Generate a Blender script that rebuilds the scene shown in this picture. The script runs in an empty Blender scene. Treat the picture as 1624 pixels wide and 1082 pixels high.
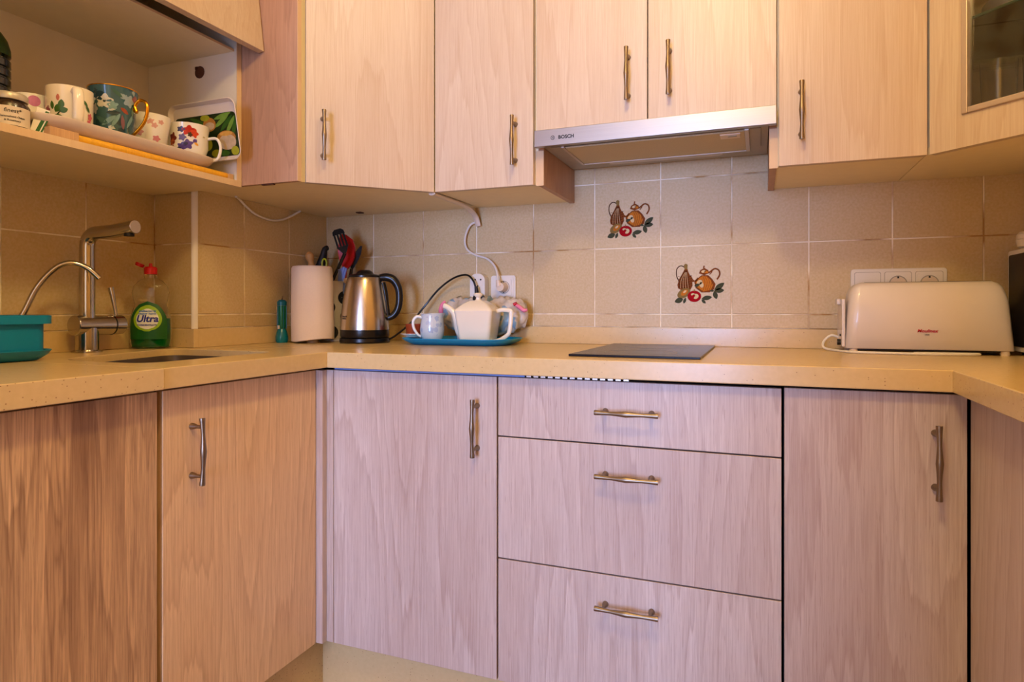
import bpy, bmesh, math, random
from mathutils import Vector, Matrix
random.seed(7)
S = bpy.context.scene
PI = math.pi
# ------------------------------------------------------------------ camera
cam_d = bpy.data.cameras.new('camera'); cam = bpy.data.objects.new('camera', cam_d)
S.collection.objects.link(cam); S.camera = cam
cam.location = (1.497, -1.953, 1.008)
cam.rotation_euler = (math.radians(90), 0, math.radians(21.26))
cam_d.sensor_width = 36; cam_d.lens = 36 * 1010.2 / 1624; cam_d.shift_y = -50.0 / 1624
cam_d.clip_start = .02
# ------------------------------------------------------------------ world, lights, exposure
W_ = bpy.data.worlds.new('world'); S.world = W_; W_.use_nodes = True
bg = W_.node_tree.nodes['Background']; bg.inputs[0].default_value = (1.0, .80, .66, 1); bg.inputs[1].default_value = .22
def lamp(name, kind, loc, energy, color, size=.1, size_y=None, target=None):
    l = bpy.data.lights.new(name, kind); l.energy = energy; l.color = color
    if kind == 'AREA':
        l.size = size
        if size_y: l.shape = 'RECTANGLE'; l.size_y = size_y
    elif kind in ('POINT', 'SPOT'): l.shadow_soft_size = size
    o = bpy.data.objects.new(name, l); S.collection.objects.link(o); o.location = loc
    if target is not None:
        o.rotation_euler = (Vector(target) - Vector(loc)).to_track_quat('-Z', 'Y').to_euler()
    return o
lamp('ceiling_lamp_light', 'POINT', (1.30, -.97, 2.30), 8.0, (1.0, .79, .44), .05)
lamp('added_fill_light', 'POINT', (1.35, -1.75, 2.28), 23, (1.0, .765, .33), .09)  # added warm fill to lift the lower units, not a real fitting
lamp('window_daylight', 'AREA', (1.05, -6.0, 1.15), 200, (.38, .54, 1.05), 1.1, 1.7, (1.05, 0, 1.05))
S.view_settings.view_transform = 'Standard'; S.view_settings.look = 'None'
S.view_settings.gamma = 1; S.view_settings.use_curve_mapping = False
S.view_settings.exposure = .27

# ------------------------------------------------------------------ materials
def srgb(r, g, b):
    f = lambda c: ((c/255+.055)/1.055)**2.4 if c/255 > .04045 else c/255/12.92
    return (f(r), f(g), f(b), 1)
class N:
    """tiny node helper"""
    def __init__(s, name):
        s.m = bpy.data.materials.new(name); s.m.use_nodes = True
        s.t = s.m.node_tree; s.b = s.t.nodes['Principled BSDF']
    def n(s, typ, **kw):
        x = s.t.nodes.new(typ)
        for k, v in kw.items():
            if k.startswith('i_'):
                k2 = k[2:]
                k2 = int(k2) if k2.isdigit() else k2
                x.inputs[k2].default_value = v
            else: setattr(x, k, v)
        return x
    def l(s, a, b): s.t.links.new(a, b)
    def ramp(s, src, stops):
        r = s.n('ShaderNodeValToRGB'); el = r.color_ramp.elements
        el[0].position, el[0].color = stops[0]; el[1].position, el[1].color = stops[-1]
        for p, c in stops[1:-1]:
            e = el.new(p); e.color = c
        s.l(src, r.inputs[0]); return r
    def mix(s, fac, a, b, mode='MIX'):
        x = s.n('ShaderNodeMix', data_type='RGBA', blend_type=mode)
        for sock, v in ((x.inputs[0], fac), (x.inputs[6], a), (x.inputs[7], b)):
            if isinstance(v, bpy.types.NodeSocket): s.l(v, sock)
            else: sock.default_value = v
        return x.outputs[2]
    def bump(s, h, strength, dist=.001):
        x = s.n('ShaderNodeBump'); x.inputs['Strength'].default_value = strength; x.inputs['Distance'].default_value = dist
        s.l(h, x.inputs['Height']); s.l(x.outputs[0], s.b.inputs['Normal'])
def plain(name, col, rough=.45, metal=0, noise=.05, scale=30, trans=0, ior=1.45, coat=0, alpha=1, sss=0):
    k = N(name); k.b.inputs['Roughness'].default_value = rough; k.b.inputs['Metallic'].default_value = metal
    k.b.inputs['Transmission Weight'].default_value = trans; k.b.inputs['IOR'].default_value = ior
    k.b.inputs['Coat Weight'].default_value = coat; k.b.inputs['Alpha'].default_value = alpha
    tc = k.n('ShaderNodeTexCoord'); nz = k.n('ShaderNodeTexNoise', i_Scale=scale, i_Detail=3.0)
    k.l(tc.outputs['Object'], nz.inputs['Vector'])
    c2 = tuple(max(0, c*(1-noise*2)) for c in col[:3]) + (1,)
    k.l(k.mix(nz.outputs['Fac'], c2, tuple(min(1, c*(1+noise)) for c in col[:3])+(1,)), k.b.inputs['Base Color'])
    return k.m
def wood(name, light, mid, dark, grain=1.0, rough=.42, knots=.5, pores=.5, scale=1.0):
    k = N(name); g = k.n('ShaderNodeNewGeometry'); oi = k.n('ShaderNodeObjectInfo')
    off = k.n('ShaderNodeVectorMath', operation='MULTIPLY'); cb = k.n('ShaderNodeCombineXYZ')
    k.l(oi.outputs['Random'], cb.inputs[0]); k.l(oi.outputs['Random'], cb.inputs[1]); k.l(oi.outputs['Random'], cb.inputs[2])
    k.l(cb.outputs[0], off.inputs[0]); off.inputs[1].default_value = (31, 47, 23)
    add = k.n('ShaderNodeVectorMath', operation='ADD'); k.l(g.outputs['Position'], add.inputs[0]); k.l(off.outputs[0], add.inputs[1])
    def mapped(sc):
        m = k.n('ShaderNodeMapping'); m.inputs['Scale'].default_value = sc; k.l(add.outputs[0], m.inputs['Vector']); return m.outputs[0]
    # broad cathedral figure : contour lines of a stretched noise
    n1 = k.n('ShaderNodeTexNoise', i_Scale=1.0*scale, i_Detail=1.5, i_Roughness=.4); k.l(mapped((3.6, 3.6, .42)), n1.inputs['Vector'])
    mul = k.n('ShaderNodeMath', operation='MULTIPLY'); k.l(n1.outputs['Fac'], mul.inputs[0]); mul.inputs[1].default_value = 22.0
    n1b = k.n('ShaderNodeTexNoise', i_Scale=1.0, i_Detail=3.0); k.l(mapped((60, 60, 2.5)), n1b.inputs['Vector'])
    ad = k.n('ShaderNodeMath', operation='ADD'); k.l(mul.outputs[0], ad.inputs[0]); k.l(n1b.outputs['Fac'], ad.inputs[1])
    fr = k.n('ShaderNodeMath', operation='FRACT'); k.l(ad.outputs[0], fr.inputs[0])
    rings = k.ramp(fr.outputs[0], [(0, (0, 0, 0, 1)), (.25, (.25, .25, .25, 1)), (.75, (.45, .45, .45, 1)), (.94, (1, 1, 1, 1)), (1, (0, 0, 0, 1))])
    # fine straight fibres
    n2 = k.n('ShaderNodeTexNoise', i_Scale=1.0, i_Detail=4.0, i_Roughness=.65); k.l(mapped((360, 360, 8)), n2.inputs['Vector'])
    # pores: short dark dashes
    n3 = k.n('ShaderNodeTexNoise', i_Scale=1.0, i_Detail=2.0); k.l(mapped((420, 420, 22)), n3.inputs['Vector'])
    po = k.ramp(n3.outputs['Fac'], [(.62, (0, 0, 0, 1)), (.72, (1, 1, 1, 1))])
    # slow tone change
    n4 = k.n('ShaderNodeTexNoise', i_Scale=1.0, i_Detail=2.0); k.l(mapped((5, 5, .9)), n4.inputs['Vector'])
    tone = k.ramp(n4.outputs['Fac'], [(.35, (0, 0, 0, 1)), (.65, (1, 1, 1, 1))])
    c = k.mix(tone.outputs[0], light, mid)
    m1 = k.n('ShaderNodeMath', operation='MULTIPLY'); k.l(rings.outputs[0], m1.inputs[0]); m1.inputs[1].default_value = .34*grain
    c = k.mix(m1.outputs[0], c, dark)
    f2 = k.ramp(n2.outputs['Fac'], [(.35, (0, 0, 0, 1)), (.7, (1, 1, 1, 1))])
    m2 = k.n('ShaderNodeMath', operation='MULTIPLY'); k.l(f2.outputs[0], m2.inputs[0]); m2.inputs[1].default_value = .42*grain
    c = k.mix(m2.outputs[0], c, dark)
    m3 = k.n('ShaderNodeMath', operation='MULTIPLY'); k.l(po.outputs[0], m3.inputs[0]); m3.inputs[1].default_value = pores*.5
    c = k.mix(m3.outputs[0], c, dark)
    if knots > .6:
        n6 = k.n('ShaderNodeTexNoise', i_Scale=1.0, i_Detail=3.0, i_Distortion=.6); k.l(mapped((34, 34, 1.5)), n6.inputs['Vector'])
        st = k.ramp(n6.outputs['Fac'], [(.58, (0, 0, 0, 1)), (.61, (1, 1, 1, 1)), (.64, (0, 0, 0, 1))])
        m6 = k.n('ShaderNodeMath', operation='MULTIPLY'); k.l(st.outputs[0], m6.inputs[0]); m6.inputs[1].default_value = .42
        c = k.mix(m6.outputs[0], c, dark)
        n5 = k.n('ShaderNodeTexNoise', i_Scale=1.0, i_Detail=2.0); k.l(mapped((9, 9, 1.3)), n5.inputs['Vector'])
        kn = k.ramp(n5.outputs['Fac'], [(.56, (0, 0, 0, 1)), (.72, (1, 1, 1, 1))])
        m4 = k.n('ShaderNodeMath', operation='MULTIPLY'); k.l(kn.outputs[0], m4.inputs[0]); m4.inputs[1].default_value = .6
        c = k.mix(m4.outputs[0], c, dark)
    k.l(c, k.b.inputs['Base Color']); k.b.inputs['Roughness'].default_value = rough
    k.bump(n2.outputs['Fac'], .12, .0006)
    return k.m
M = {}
M['wood_up'] = wood('pale_beech_laminate', srgb(212, 195, 175), srgb(202, 181, 158), srgb(170, 132, 100), .8, .38, pores=.25)
M['wood_low'] = wood('limed_oak_laminate', srgb(216, 200, 190), srgb(204, 184, 172), srgb(150, 114, 98), 1.0, .42, pores=.7)
M['wood_sink_lit'] = wood('warm_lit_oak_laminate', srgb(246, 216, 176), srgb(238, 204, 162), srgb(170, 122, 84), 1.0, .42, pores=.7)  # lower-door oak again, with the warm light on the sink door tinted in
M['wood_dark'] = wood('knotty_oak_laminate', srgb(238, 200, 154), srgb(224, 182, 134), srgb(112, 72, 46), 1.35, .45, knots=1, pores=.6)
M['wood_side'] = wood('rosy_laminate_side', srgb(200, 160, 132), srgb(188, 146, 116), srgb(140, 98, 74), .9, .45, pores=.4)
M['wood_edge'] = wood('pale_edge_band', srgb(222, 194, 156), srgb(214, 182, 142), srgb(200, 160, 120), .5, .4, pores=.1)
M['bamboo'] = wood('bamboo_rod', srgb(244, 186, 44), srgb(236, 166, 24), srgb(176, 110, 14), .5, .3)
M['block_wood'] = wood('rack_beech', srgb(226, 186, 140), srgb(212, 168, 120), srgb(160, 112, 72), 1, .5)
M['carcass'] = plain('cream_melamine', srgb(226, 214, 192), .4, noise=.03)
M['under'] = plain('cream_underside', srgb(240, 222, 184), .45, noise=.03)
M['gap_shade'] = plain('painted_gap_shade', srgb(40, 34, 38), .7)  # dark base-carcass colour stands in for shade in the door gaps
M['wall'] = plain('cream_paint', srgb(226, 192, 140), .8, noise=.03, scale=6)
M['ceil'] = plain('white_ceiling', srgb(238, 218, 182), .9, noise=.02)
M['floorm'] = plain('beige_floor', srgb(170, 140, 112), .5, noise=.08, scale=8)
def grout():
    k = N('grout_stained'); tc = k.n('ShaderNodeNewGeometry'); nz = k.n('ShaderNodeTexNoise', i_Scale=7.0, i_Detail=4.0)
    k.l(tc.outputs['Position'], nz.inputs['Vector'])
    r = k.ramp(nz.outputs['Fac'], [(.46, srgb(248, 236, 212)), (.64, srgb(176, 132, 78))]); k.l(r.outputs[0], k.b.inputs['Base Color'])
    k.b.inputs['Roughness'].default_value = .85; return k.m
M['grout'] = grout()
def tilemat(name, a, b):
    k = N(name); g = k.n('ShaderNodeNewGeometry'); oi = k.n('ShaderNodeObjectInfo')
    nz = k.n('ShaderNodeTexNoise', i_Scale=5.0, i_Detail=4.0, i_Roughness=.6); k.l(g.outputs['Position'], nz.inputs['Vector'])
    n2 = k.n('ShaderNodeTexNoise', i_Scale=160.0, i_Detail=3.0); k.l(g.outputs['Position'], n2.inputs['Vector'])
    c = k.mix(nz.outputs['Fac'], a, b)
    c = k.mix(.12, c, k.ramp(n2.outputs['Fac'], [(.3, (.35, .28, .2, 1)), (.7, (1, .95, .88, 1))]).outputs[0])
    m = k.n('ShaderNodeMath', operation='MULTIPLY'); k.l(oi.outputs['Random'], m.inputs[0]); m.inputs[1].default_value = .18
    c = k.mix(m.outputs[0], c, tuple(x*.8 for x in b[:3])+(1,))
    k.l(c, k.b.inputs['Base Color']); k.b.inputs['Roughness'].default_value = .42
    k.b.inputs['Specular IOR Level'].default_value = .35
    n3 = k.n('ShaderNodeTexNoise', i_Scale=22.0, i_Detail=3.0); k.l(g.outputs['Position'], n3.inputs['Vector'])
    k.bump(n3.outputs['Fac'], .18, .0015); return k.m
M['tile'] = tilemat('beige_glazed_tile', srgb(212, 186, 136), srgb(202, 172, 116))
def quartz():
    k = N('speckled_quartz'); g = k.n('ShaderNodeNewGeometry')
    v = k.n('ShaderNodeTexVoronoi', i_Scale=190.0); k.l(g.outputs['Position'], v.inputs['Vector'])
    hsv = k.n('ShaderNodeSeparateColor'); k.l(v.outputs['Color'], hsv.inputs[0])
    a = k.ramp(hsv.outputs[0], [(.88, (0, 0, 0, 1)), (.91, (1, 1, 1, 1))])
    d = k.ramp(v.outputs['Distance'], [(.12, (1, 1, 1, 1)), (.26, (0, 0, 0, 1))])
    m = k.n('ShaderNodeMath', operation='MULTIPLY'); k.l(a.outputs[0], m.inputs[0]); k.l(d.outputs[0], m.inputs[1])
    nz = k.n('ShaderNodeTexNoise', i_Scale=90.0, i_Detail=4.0); k.l(g.outputs['Position'], nz.inputs['Vector'])
    base = k.mix(nz.outputs['Fac'], srgb(220, 191, 138), srgb(208, 178, 124))
    c = k.mix(m.outputs[0], base, srgb(160, 120, 80))
    k.l(c, k.b.inputs['Base Color']); k.b.inputs['Roughness'].default_value = .25; k.b.inputs['Specular IOR Level'].default_value = .4
    return k.m
M['quartz'] = quartz()
def brushed(name, col, rough, sc, aniso=.0):
    k = N(name); tc = k.n('ShaderNodeTexCoord'); mp = k.n('ShaderNodeMapping'); mp.inputs['Scale'].default_value = sc
    k.l(tc.outputs['Object'], mp.inputs['Vector']); nz = k.n('ShaderNodeTexNoise', i_Scale=1.0, i_Detail=3.0); k.l(mp.outputs[0], nz.inputs['Vector'])
    k.l(k.mix(nz.outputs['Fac'], tuple(c*.86 for c in col[:3])+(1,), col), k.b.inputs['Base Color'])
    k.b.inputs['Metallic'].default_value = 1; k.b.inputs['Roughness'].default_value = rough
    k.bump(nz.outputs['Fac'], .05, .0005); return k.m
M['steel'] = brushed('brushed_steel', srgb(172, 168, 166), .36, (4, 400, 400))
M['steel_v'] = brushed('brushed_kettle_steel', srgb(206, 196, 184), .24, (500, 500, 6))
M['hood_in'] = plain('hood_grey', srgb(176, 166, 152), .5, .25)
M['filter'] = plain('hood_filter_mesh', srgb(206, 188, 152), .55, .15, noise=.15, scale=400)
M['chrome'] = plain('satin_chrome', srgb(190, 184, 176), .16, 1, noise=.05)
M['nickel'] = brushed('aged_nickel', srgb(150, 132, 110), .38, (300, 300, 40))
M['alu'] = plain('matt_aluminium', srgb(206, 190, 176), .38, .75, noise=.03)
M['rail'] = plain('blue_grey_rail', srgb(120, 142, 196), .4, .2, noise=.06)
M['white_pl'] = plain('white_plastic', srgb(232, 224, 214), .32, noise=.02)
M['cream_pl'] = plain('ivory_plastic', srgb(224, 204, 182), .35, noise=.02)
M['toaster'] = plain('warm_white_enamel', srgb(220, 208, 202), .3, noise=.02, coat=.3)
M['black_pl'] = plain('black_plastic', srgb(18, 16, 17), .28, noise=.1)
M['black_mat'] = plain('matt_black', srgb(22, 20, 21), .55, noise=.1)
M['teal'] = plain('teal_plastic', srgb(0, 132, 178), .38, noise=.03)
M['teal_tray'] = plain('teal_tray_plastic', srgb(0, 150, 206), .28, noise=.03)
M['teal_tr'] = plain('translucent_teal', srgb(0, 150, 160), .2, trans=.5, noise=.05)
M['green_tr'] = plain('translucent_green', srgb(10, 120, 60), .2, trans=.4)
M['teal_dk'] = plain('teal_dark', srgb(0, 92, 110), .3)
M['red'] = plain('red_plastic', srgb(196, 18, 22), .35)
M['red_print'] = plain('red_print', srgb(200, 30, 30), .5, noise=0)
M['black_print'] = plain('dark_print', srgb(40, 36, 38), .5, noise=0)
M['blue_print'] = plain('blue_print', srgb(28, 40, 150), .5, noise=0)
M['blue_lt'] = plain('blue_light_print', srgb(60, 120, 200), .5, noise=0)
M['white_print'] = plain('white_print', srgb(236, 236, 232), .5, noise=0)
M['lime_print'] = plain('lime_print', srgb(150, 190, 30), .45, noise=.03)
M['green_label'] = plain('green_label', srgb(18, 92, 30), .4, noise=.15, scale=60)
M['liquid'] = plain('green_soap', srgb(10, 140, 55), .12, trans=.55, ior=1.34, noise=.03)
M['clear'] = plain('clear_plastic', (.97, .97, .95, 1), .04, trans=1, ior=1.30, noise=0)
M['glass'] = plain('clear_glass', (.96, .98, .96, 1), .0, trans=1, ior=1.45, noise=0)
M['tglass'] = plain('thin_tumbler_glass', (.98, .99, .98, 1), .02, trans=1, ior=1.45, noise=0)

M['gedge'] = plain('green_glass_edge', srgb(60, 84, 70), .2, noise=0)
def pane_mat():
    k = N('cabinet_pane'); t = k.t
    tr = t.nodes.new('ShaderNodeBsdfTransparent'); tr.inputs[0].default_value = (.94, .94, .90, 1)
    gl = t.nodes.new('ShaderNodeBsdfGlossy'); gl.inputs['Roughness'].default_value = .03
    fr = t.nodes.new('ShaderNodeFresnel'); fr.inputs[0].default_value = 1.45
    mx = t.nodes.new('ShaderNodeMixShader'); t.links.new(fr.outputs[0], mx.inputs[0]); t.links.new(tr.outputs[0], mx.inputs[1]); t.links.new(gl.outputs[0], mx.inputs[2])
    t.links.new(mx.outputs[0], t.nodes['Material Output'].inputs[0]); return k.m
M['pane'] = pane_mat(); M['gshelf'] = M['pane']
M['hob'] = plain('black_hob_glass', srgb(30, 27, 31), .22, noise=.05)
M['hob'].node_tree.nodes['Principled BSDF'].inputs['Specular IOR Level'].default_value = .12
M['paper'] = plain('kitchen_paper', srgb(234, 214, 194), .9, noise=.03, scale=200)
M['china'] = plain('cream_china', srgb(240, 228, 208), .18, noise=.01, coat=.3)
M['white_china'] = plain('white_china', srgb(238, 232, 224), .18, noise=.01, coat=.3)
M['terracotta'] = plain('glazed_terracotta', srgb(160, 66, 34), .35, noise=.08)
M['gold'] = plain('gold_gilding', srgb(226, 160, 40), .2, 1)
M['sinkm'] = plain('dark_sink_composite', srgb(96, 84, 78), .4, .4)
M['melamine'] = plain('melamine_tray', srgb(222, 206, 192), .35, noise=.02)
M['brown'] = plain('brown_plug', srgb(88, 48, 28), .6, noise=.2)
M['beech_h'] = plain('turned_wood_handle', srgb(224, 168, 100), .5, noise=.08)
M['yellow'] = plain('yellow_green_plastic', srgb(190, 200, 30), .4)
M['blue_pl'] = plain('pale_blue_plastic', srgb(128, 150, 214), .4)
M['pink'] = plain('pink_plastic', srgb(236, 130, 160), .4)
M['dkglass'] = plain('dark_oil_bottle', srgb(20, 26, 12), .15, coat=.5)
M['green_top'] = plain('green_label_top', srgb(44, 74, 18), .4, noise=.2)
M['herbs'] = plain('brown_jar_content', srgb(52, 32, 16), .25, noise=.4, scale=120, coat=.6)
M['jar_label'] = plain('cream_label', srgb(214, 198, 180), .6, noise=.02)
M['jar_lid'] = plain('pale_lid', srgb(190, 180, 164), .35, .3)
M['tray_pic0'] = None
def pattern(name, base, spots, scale, thr=.5, seed=0.0, rough=.2, distort=.0, anis=(1, 1, 1)):
    """china print: voronoi cells carrying coloured blotches; spots = list of (ramp position,colour)"""
    k = N(name); tc = k.n('ShaderNodeTexCoord'); mp = k.n('ShaderNodeMapping')
    mp.inputs['Location'].default_value = (seed, seed*.7, seed*1.3); mp.inputs['Scale'].default_value = anis
    k.l(tc.outputs['Object'], mp.inputs['Vector'])
    src = mp.outputs[0]
    if distort:
        nz0 = k.n('ShaderNodeTexNoise', i_Scale=scale*2.2, i_Detail=2.0); k.l(src, nz0.inputs['Vector'])
        src = k.mix(distort, src, nz0.outputs['Color'], 'ADD')
    v = k.n('ShaderNodeTexVoronoi', i_Scale=scale, i_Randomness=.8); k.l(src, v.inputs['Vector'])
    sep = k.n('ShaderNodeSeparateColor'); k.l(v.outputs['Color'], sep.inputs[0])
    r = k.n('ShaderNodeValToRGB'); r.color_ramp.interpolation = 'CONSTANT'
    el = r.color_ramp.elements; el[0].position, el[0].color = spots[0]; el[1].position, el[1].color = spots[-1]
    for p, c in spots[1:-1]: e = el.new(p); e.color = c
    k.l(sep.outputs[0], r.inputs[0])
    msk = k.ramp(v.outputs['Distance'], [(thr-.03, (1, 1, 1, 1)), (thr, (0, 0, 0, 1))])
    k.l(k.mix(msk.outputs[0], base, r.outputs[0]), k.b.inputs['Base Color'])
    k.b.inputs['Roughness'].default_value = rough; k.b.inputs['Coat Weight'].default_value = .3
    return k.m
CR = srgb(238, 226, 206)
M['dots'] = pattern('polka_dot_print', srgb(232, 222, 214), [(0, srgb(90, 118, 96)), (.3, srgb(206, 120, 176)), (.55, srgb(150, 60, 110)), (.8, srgb(210, 150, 200))], 34, .40, 1.0)
M['roses'] = pattern('rose_sprig_print', CR, [(0, CR), (.45, srgb(60, 110, 40)), (.6, CR), (.78, srgb(214, 110, 110)), (.92, srgb(150, 70, 70))], 62, .5, 3.1, distort=.006)
M['tealfl'] = pattern('teal_floral_print', srgb(52, 92, 100), [(0, srgb(30, 62, 72)), (.35, srgb(150, 168, 172)), (.5, srgb(58, 100, 96)), (.75, srgb(196, 200, 196)), (.93, srgb(150, 76, 40))], 48, .42, 5.3, distort=.012)
M['pinkfl'] = pattern('pink_floral_print', srgb(236, 220, 206), [(0, srgb(236, 220, 206)), (.5, srgb(222, 160, 150)), (.7, srgb(236, 220, 206)), (.85, srgb(200, 140, 150))], 70, .42, 7.7, distort=.01)
M['redfl'] = pattern('red_violet_floral_print', srgb(238, 226, 212), [(0, srgb(238, 226, 212)), (.3, srgb(200, 50, 30)), (.48, srgb(84, 60, 140)), (.62, srgb(238, 226, 212)), (.8, srgb(96, 56, 40)), (.9, srgb(220, 160, 60))], 52, .48, 2.4, distort=.010)
M['bluefl'] = pattern('blue_floral_print', srgb(206, 210, 214), [(0, srgb(206, 210, 214)), (.45, srgb(172, 182, 204)), (.65, srgb(206, 210, 214)), (.8, srgb(188, 196, 212))], 60, .5, 4.2, distort=.012)
M['limes'] = pattern('lime_picture', srgb(26, 58, 14), [(0, srgb(60, 110, 26)), (.25, srgb(176, 170, 34)), (.42, srgb(196, 178, 138)), (.55, srgb(96, 140, 40)), (.75, srgb(28, 50, 14)), (.88, srgb(190, 120, 50))], 20, .72, 8.0, distort=.01)
def bagmat():
    k = N('crinkled_bag_film'); tc = k.n('ShaderNodeTexCoord')
    nz = k.n('ShaderNodeTexNoise', i_Scale=26.0, i_Detail=5.0); k.l(tc.outputs['Object'], nz.inputs['Vector'])
    r = k.ramp(nz.outputs['Fac'], [(.38, srgb(222, 200, 176)), (.5, srgb(238, 222, 202)), (.66, srgb(206, 196, 186))])
    v = k.n('ShaderNodeTexVoronoi', i_Scale=38.0); k.l(tc.outputs['Object'], v.inputs['Vector'])
    sep = k.n('ShaderNodeSeparateColor'); k.l(v.outputs['Color'], sep.inputs[0])
    a = k.ramp(sep.outputs[0], [(.78, (0, 0, 0, 1)), (.8, (1, 1, 1, 1))])
    c = k.mix(a.outputs[0], r.outputs[0], srgb(150, 180, 200))
    k.l(c, k.b.inputs['Base Color']); k.b.inputs['Roughness'].default_value = .3; k.b.inputs['Transmission Weight'].default_value = .25
    k.bump(nz.outputs['Fac'], .8, .006); return k.m
M['bag'] = bagmat()

# ------------------------------------------------------------------ mesh builder
class B:
    def __init__(s): s.v = []; s.f = []; s.mi = []; s.cur = 0; s.cr = []
    def mat(s, i): s.cur = i; return s
    def add(s, vs, fs, X=None):
        o = len(s.v)
        s.v += [tuple(X @ Vector(p)) if X else tuple(p) for p in vs]
        for f in fs: s.f.append([o+i for i in f]); s.mi.append(s.cur)
        return s
    def box(s, x0, x1, y0, y1, z0, z1, X=None):
        vs = [(x, y, z) for z in (z0, z1) for y in (y0, y1) for x in (x0, x1)]
        return s.add(vs, [(0, 2, 3, 1), (4, 5, 7, 6), (0, 1, 5, 4), (2, 6, 7, 3), (0, 4, 6, 2), (1, 3, 7, 5)], X)
    def prism(s, poly, z0, z1, X=None):
        n = len(poly); vs = [(p[0], p[1], z0) for p in poly] + [(p[0], p[1], z1) for p in poly]
        a = sum(poly[i][0]*poly[(i+1) % n][1]-poly[(i+1) % n][0]*poly[i][1] for i in range(n))
        fs = [tuple(range(n-1, -1, -1)), tuple(range(n, 2*n))] + [(i, (i+1) % n, n+(i+1) % n, n+i) for i in range(n)]
        if a < 0: fs = [tuple(reversed(f)) for f in fs]
        return s.add(vs, fs, X)
    def lathe(s, prof, c=(0, 0, 0), seg=40, X=None, sx=1, sy=1, power=2.0):
        """prof: (r,z) list bottom to top along the outside"""
        vs = []; fs = []; ring = []
        for r, z in prof:
            if r < 1e-6: ring.append([len(vs)]); vs.append((c[0], c[1], c[2]+z))
            else:
                ring.append(list(range(len(vs), len(vs)+seg)))
                for i in range(seg):
                    a = 2*PI*i/seg; ca, sa = math.cos(a), math.sin(a)
                    if power != 2.0:
                        q = (abs(ca)**power + abs(sa)**power)**(-1/power); ca *= q; sa *= q
                    vs.append((c[0]+r*sx*ca, c[1]+r*sy*sa, c[2]+z))
        for a, b in zip(ring, ring[1:]):
            if len(a) == 1 and len(b) == 1: continue
            for i in range(seg):
                j = (i+1) % seg
                if len(a) == 1: fs.append((a[0], b[j], b[i]))
                elif len(b) == 1: fs.append((a[i], a[j], b[0]))
                else: fs.append((a[i], a[j], b[j], b[i]))
        return s.add(vs, fs, X)
    def tube(s, pts, rad, seg=12, X=None, flat=1.0, up=None, smooth=0, caps=True):
        P = [Vector(p) for p in pts]; R = list(rad) if hasattr(rad, '__len__') else [rad]*len(P)
        if smooth:
            Q = []; RR = []
            for i in range(len(P)-1):
                p0 = P[max(i-1, 0)]; p1 = P[i]; p2 = P[i+1]; p3 = P[min(i+2, len(P)-1)]
                for k in range(smooth):
                    t = k/smooth
                    Q.append(.5*((2*p1)+(p2-p0)*t+(2*p0-5*p1+4*p2-p3)*t*t+(3*p1-p0-3*p2+p3)*t**3)); RR.append(R[i]*(1-t)+R[i+1]*t)
            Q.append(P[-1]); RR.append(R[-1]); P, R = Q, RR
        n = len(P); vs = []; fs = []
        t0 = (P[1]-P[0]).normalized(); u = Vector(up) if up else (Vector((0, 0, 1)) if abs(t0.z) < .9 else Vector((1, 0, 0)))
        a = (u - t0*u.dot(t0)).normalized()
        for i in range(n):
            t = (P[min(i+1, n-1)]-P[max(i-1, 0)]).normalized()
            a = (a - t*a.dot(t)).normalized(); b = t.cross(a)
            for k in range(seg):
                w = 2*PI*k/seg; vs.append(tuple(P[i]+R[i]*(a*math.cos(w)*flat+b*math.sin(w))))
        for i in range(n-1):
            for k in range(seg):
                j = (k+1) % seg; fs.append((i*seg+k, i*seg+j, (i+1)*seg+j, (i+1)*seg+k))
        if caps: fs.append(tuple(range(seg-1, -1, -1))); fs.append(tuple(range((n-1)*seg, n*seg)))
        return s.add(vs, fs, X)
    def loft(s, rings, closed=True, caps=True, X=None):
        n = len(rings[0]); vs = [p for r in rings for p in r]; fs = []
        for i in range(len(rings)-1):
            for k in range(n):
                j = (k+1) % n; fs.append((i*n+k, i*n+j, (i+1)*n+j, (i+1)*n+k))
        if caps: fs.append(tuple(range(n-1, -1, -1))); fs.append(tuple(range((len(rings)-1)*n, len(rings)*n)))
        return s.add(vs, fs, X)
def rrect(x0, x1, y0, y1, r, n=6):
    out = []
    for cx, cy, a0 in ((x1-r, y1-r, 0), (x0+r, y1-r, 90), (x0+r, y0+r, 180), (x1-r, y0+r, 270)):
        for i in range(n+1):
            a = math.radians(a0+90*i/n); out.append((cx+r*math.cos(a), cy+r*math.sin(a)))
    return out
WM = {}
def wm(o): return WM.get(o.name, Matrix.Identity(4)) if o else Matrix.Identity(4)
def link(name, b, mats, parent=None, label=None, kind=None, bevel=0, seg=2, angle=35, sub=0, world=True, tagv=None):
    """link ONE mesh object; geometry given in world space (world=True) or in the parent's space"""
    me = bpy.data.meshes.new(name)
    X = wm(parent).inverted() if (parent and world) else None
    me.from_pydata([tuple(X @ Vector(p)) for p in b.v] if X else b.v, [], b.f)
    if not isinstance(mats, (list, tuple)): mats = [mats]
    for m in mats: me.materials.append(M[m] if isinstance(m, str) else m)
    me.polygons.foreach_set('material_index', b.mi); me.update()
    me.shade_smooth(); me.set_sharp_from_angle(angle=math.radians(angle))
    o = bpy.data.objects.new(name, me); S.collection.objects.link(o)
    if parent: o.parent = parent; WM[o.name] = wm(parent)
    else: WM[o.name] = Matrix.Identity(4)
    if bevel:
        m = o.modifiers.new('bevel', 'BEVEL'); m.width = bevel; m.segments = seg; m.limit_method = 'ANGLE'; m.angle_limit = math.radians(40)
        m.harden_normals = True
    if sub: m = o.modifiers.new('sub', 'SUBSURF'); m.levels = sub; m.render_levels = sub
    if label: o['label'] = label
    if kind: o['kind'] = kind
    return o
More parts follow.
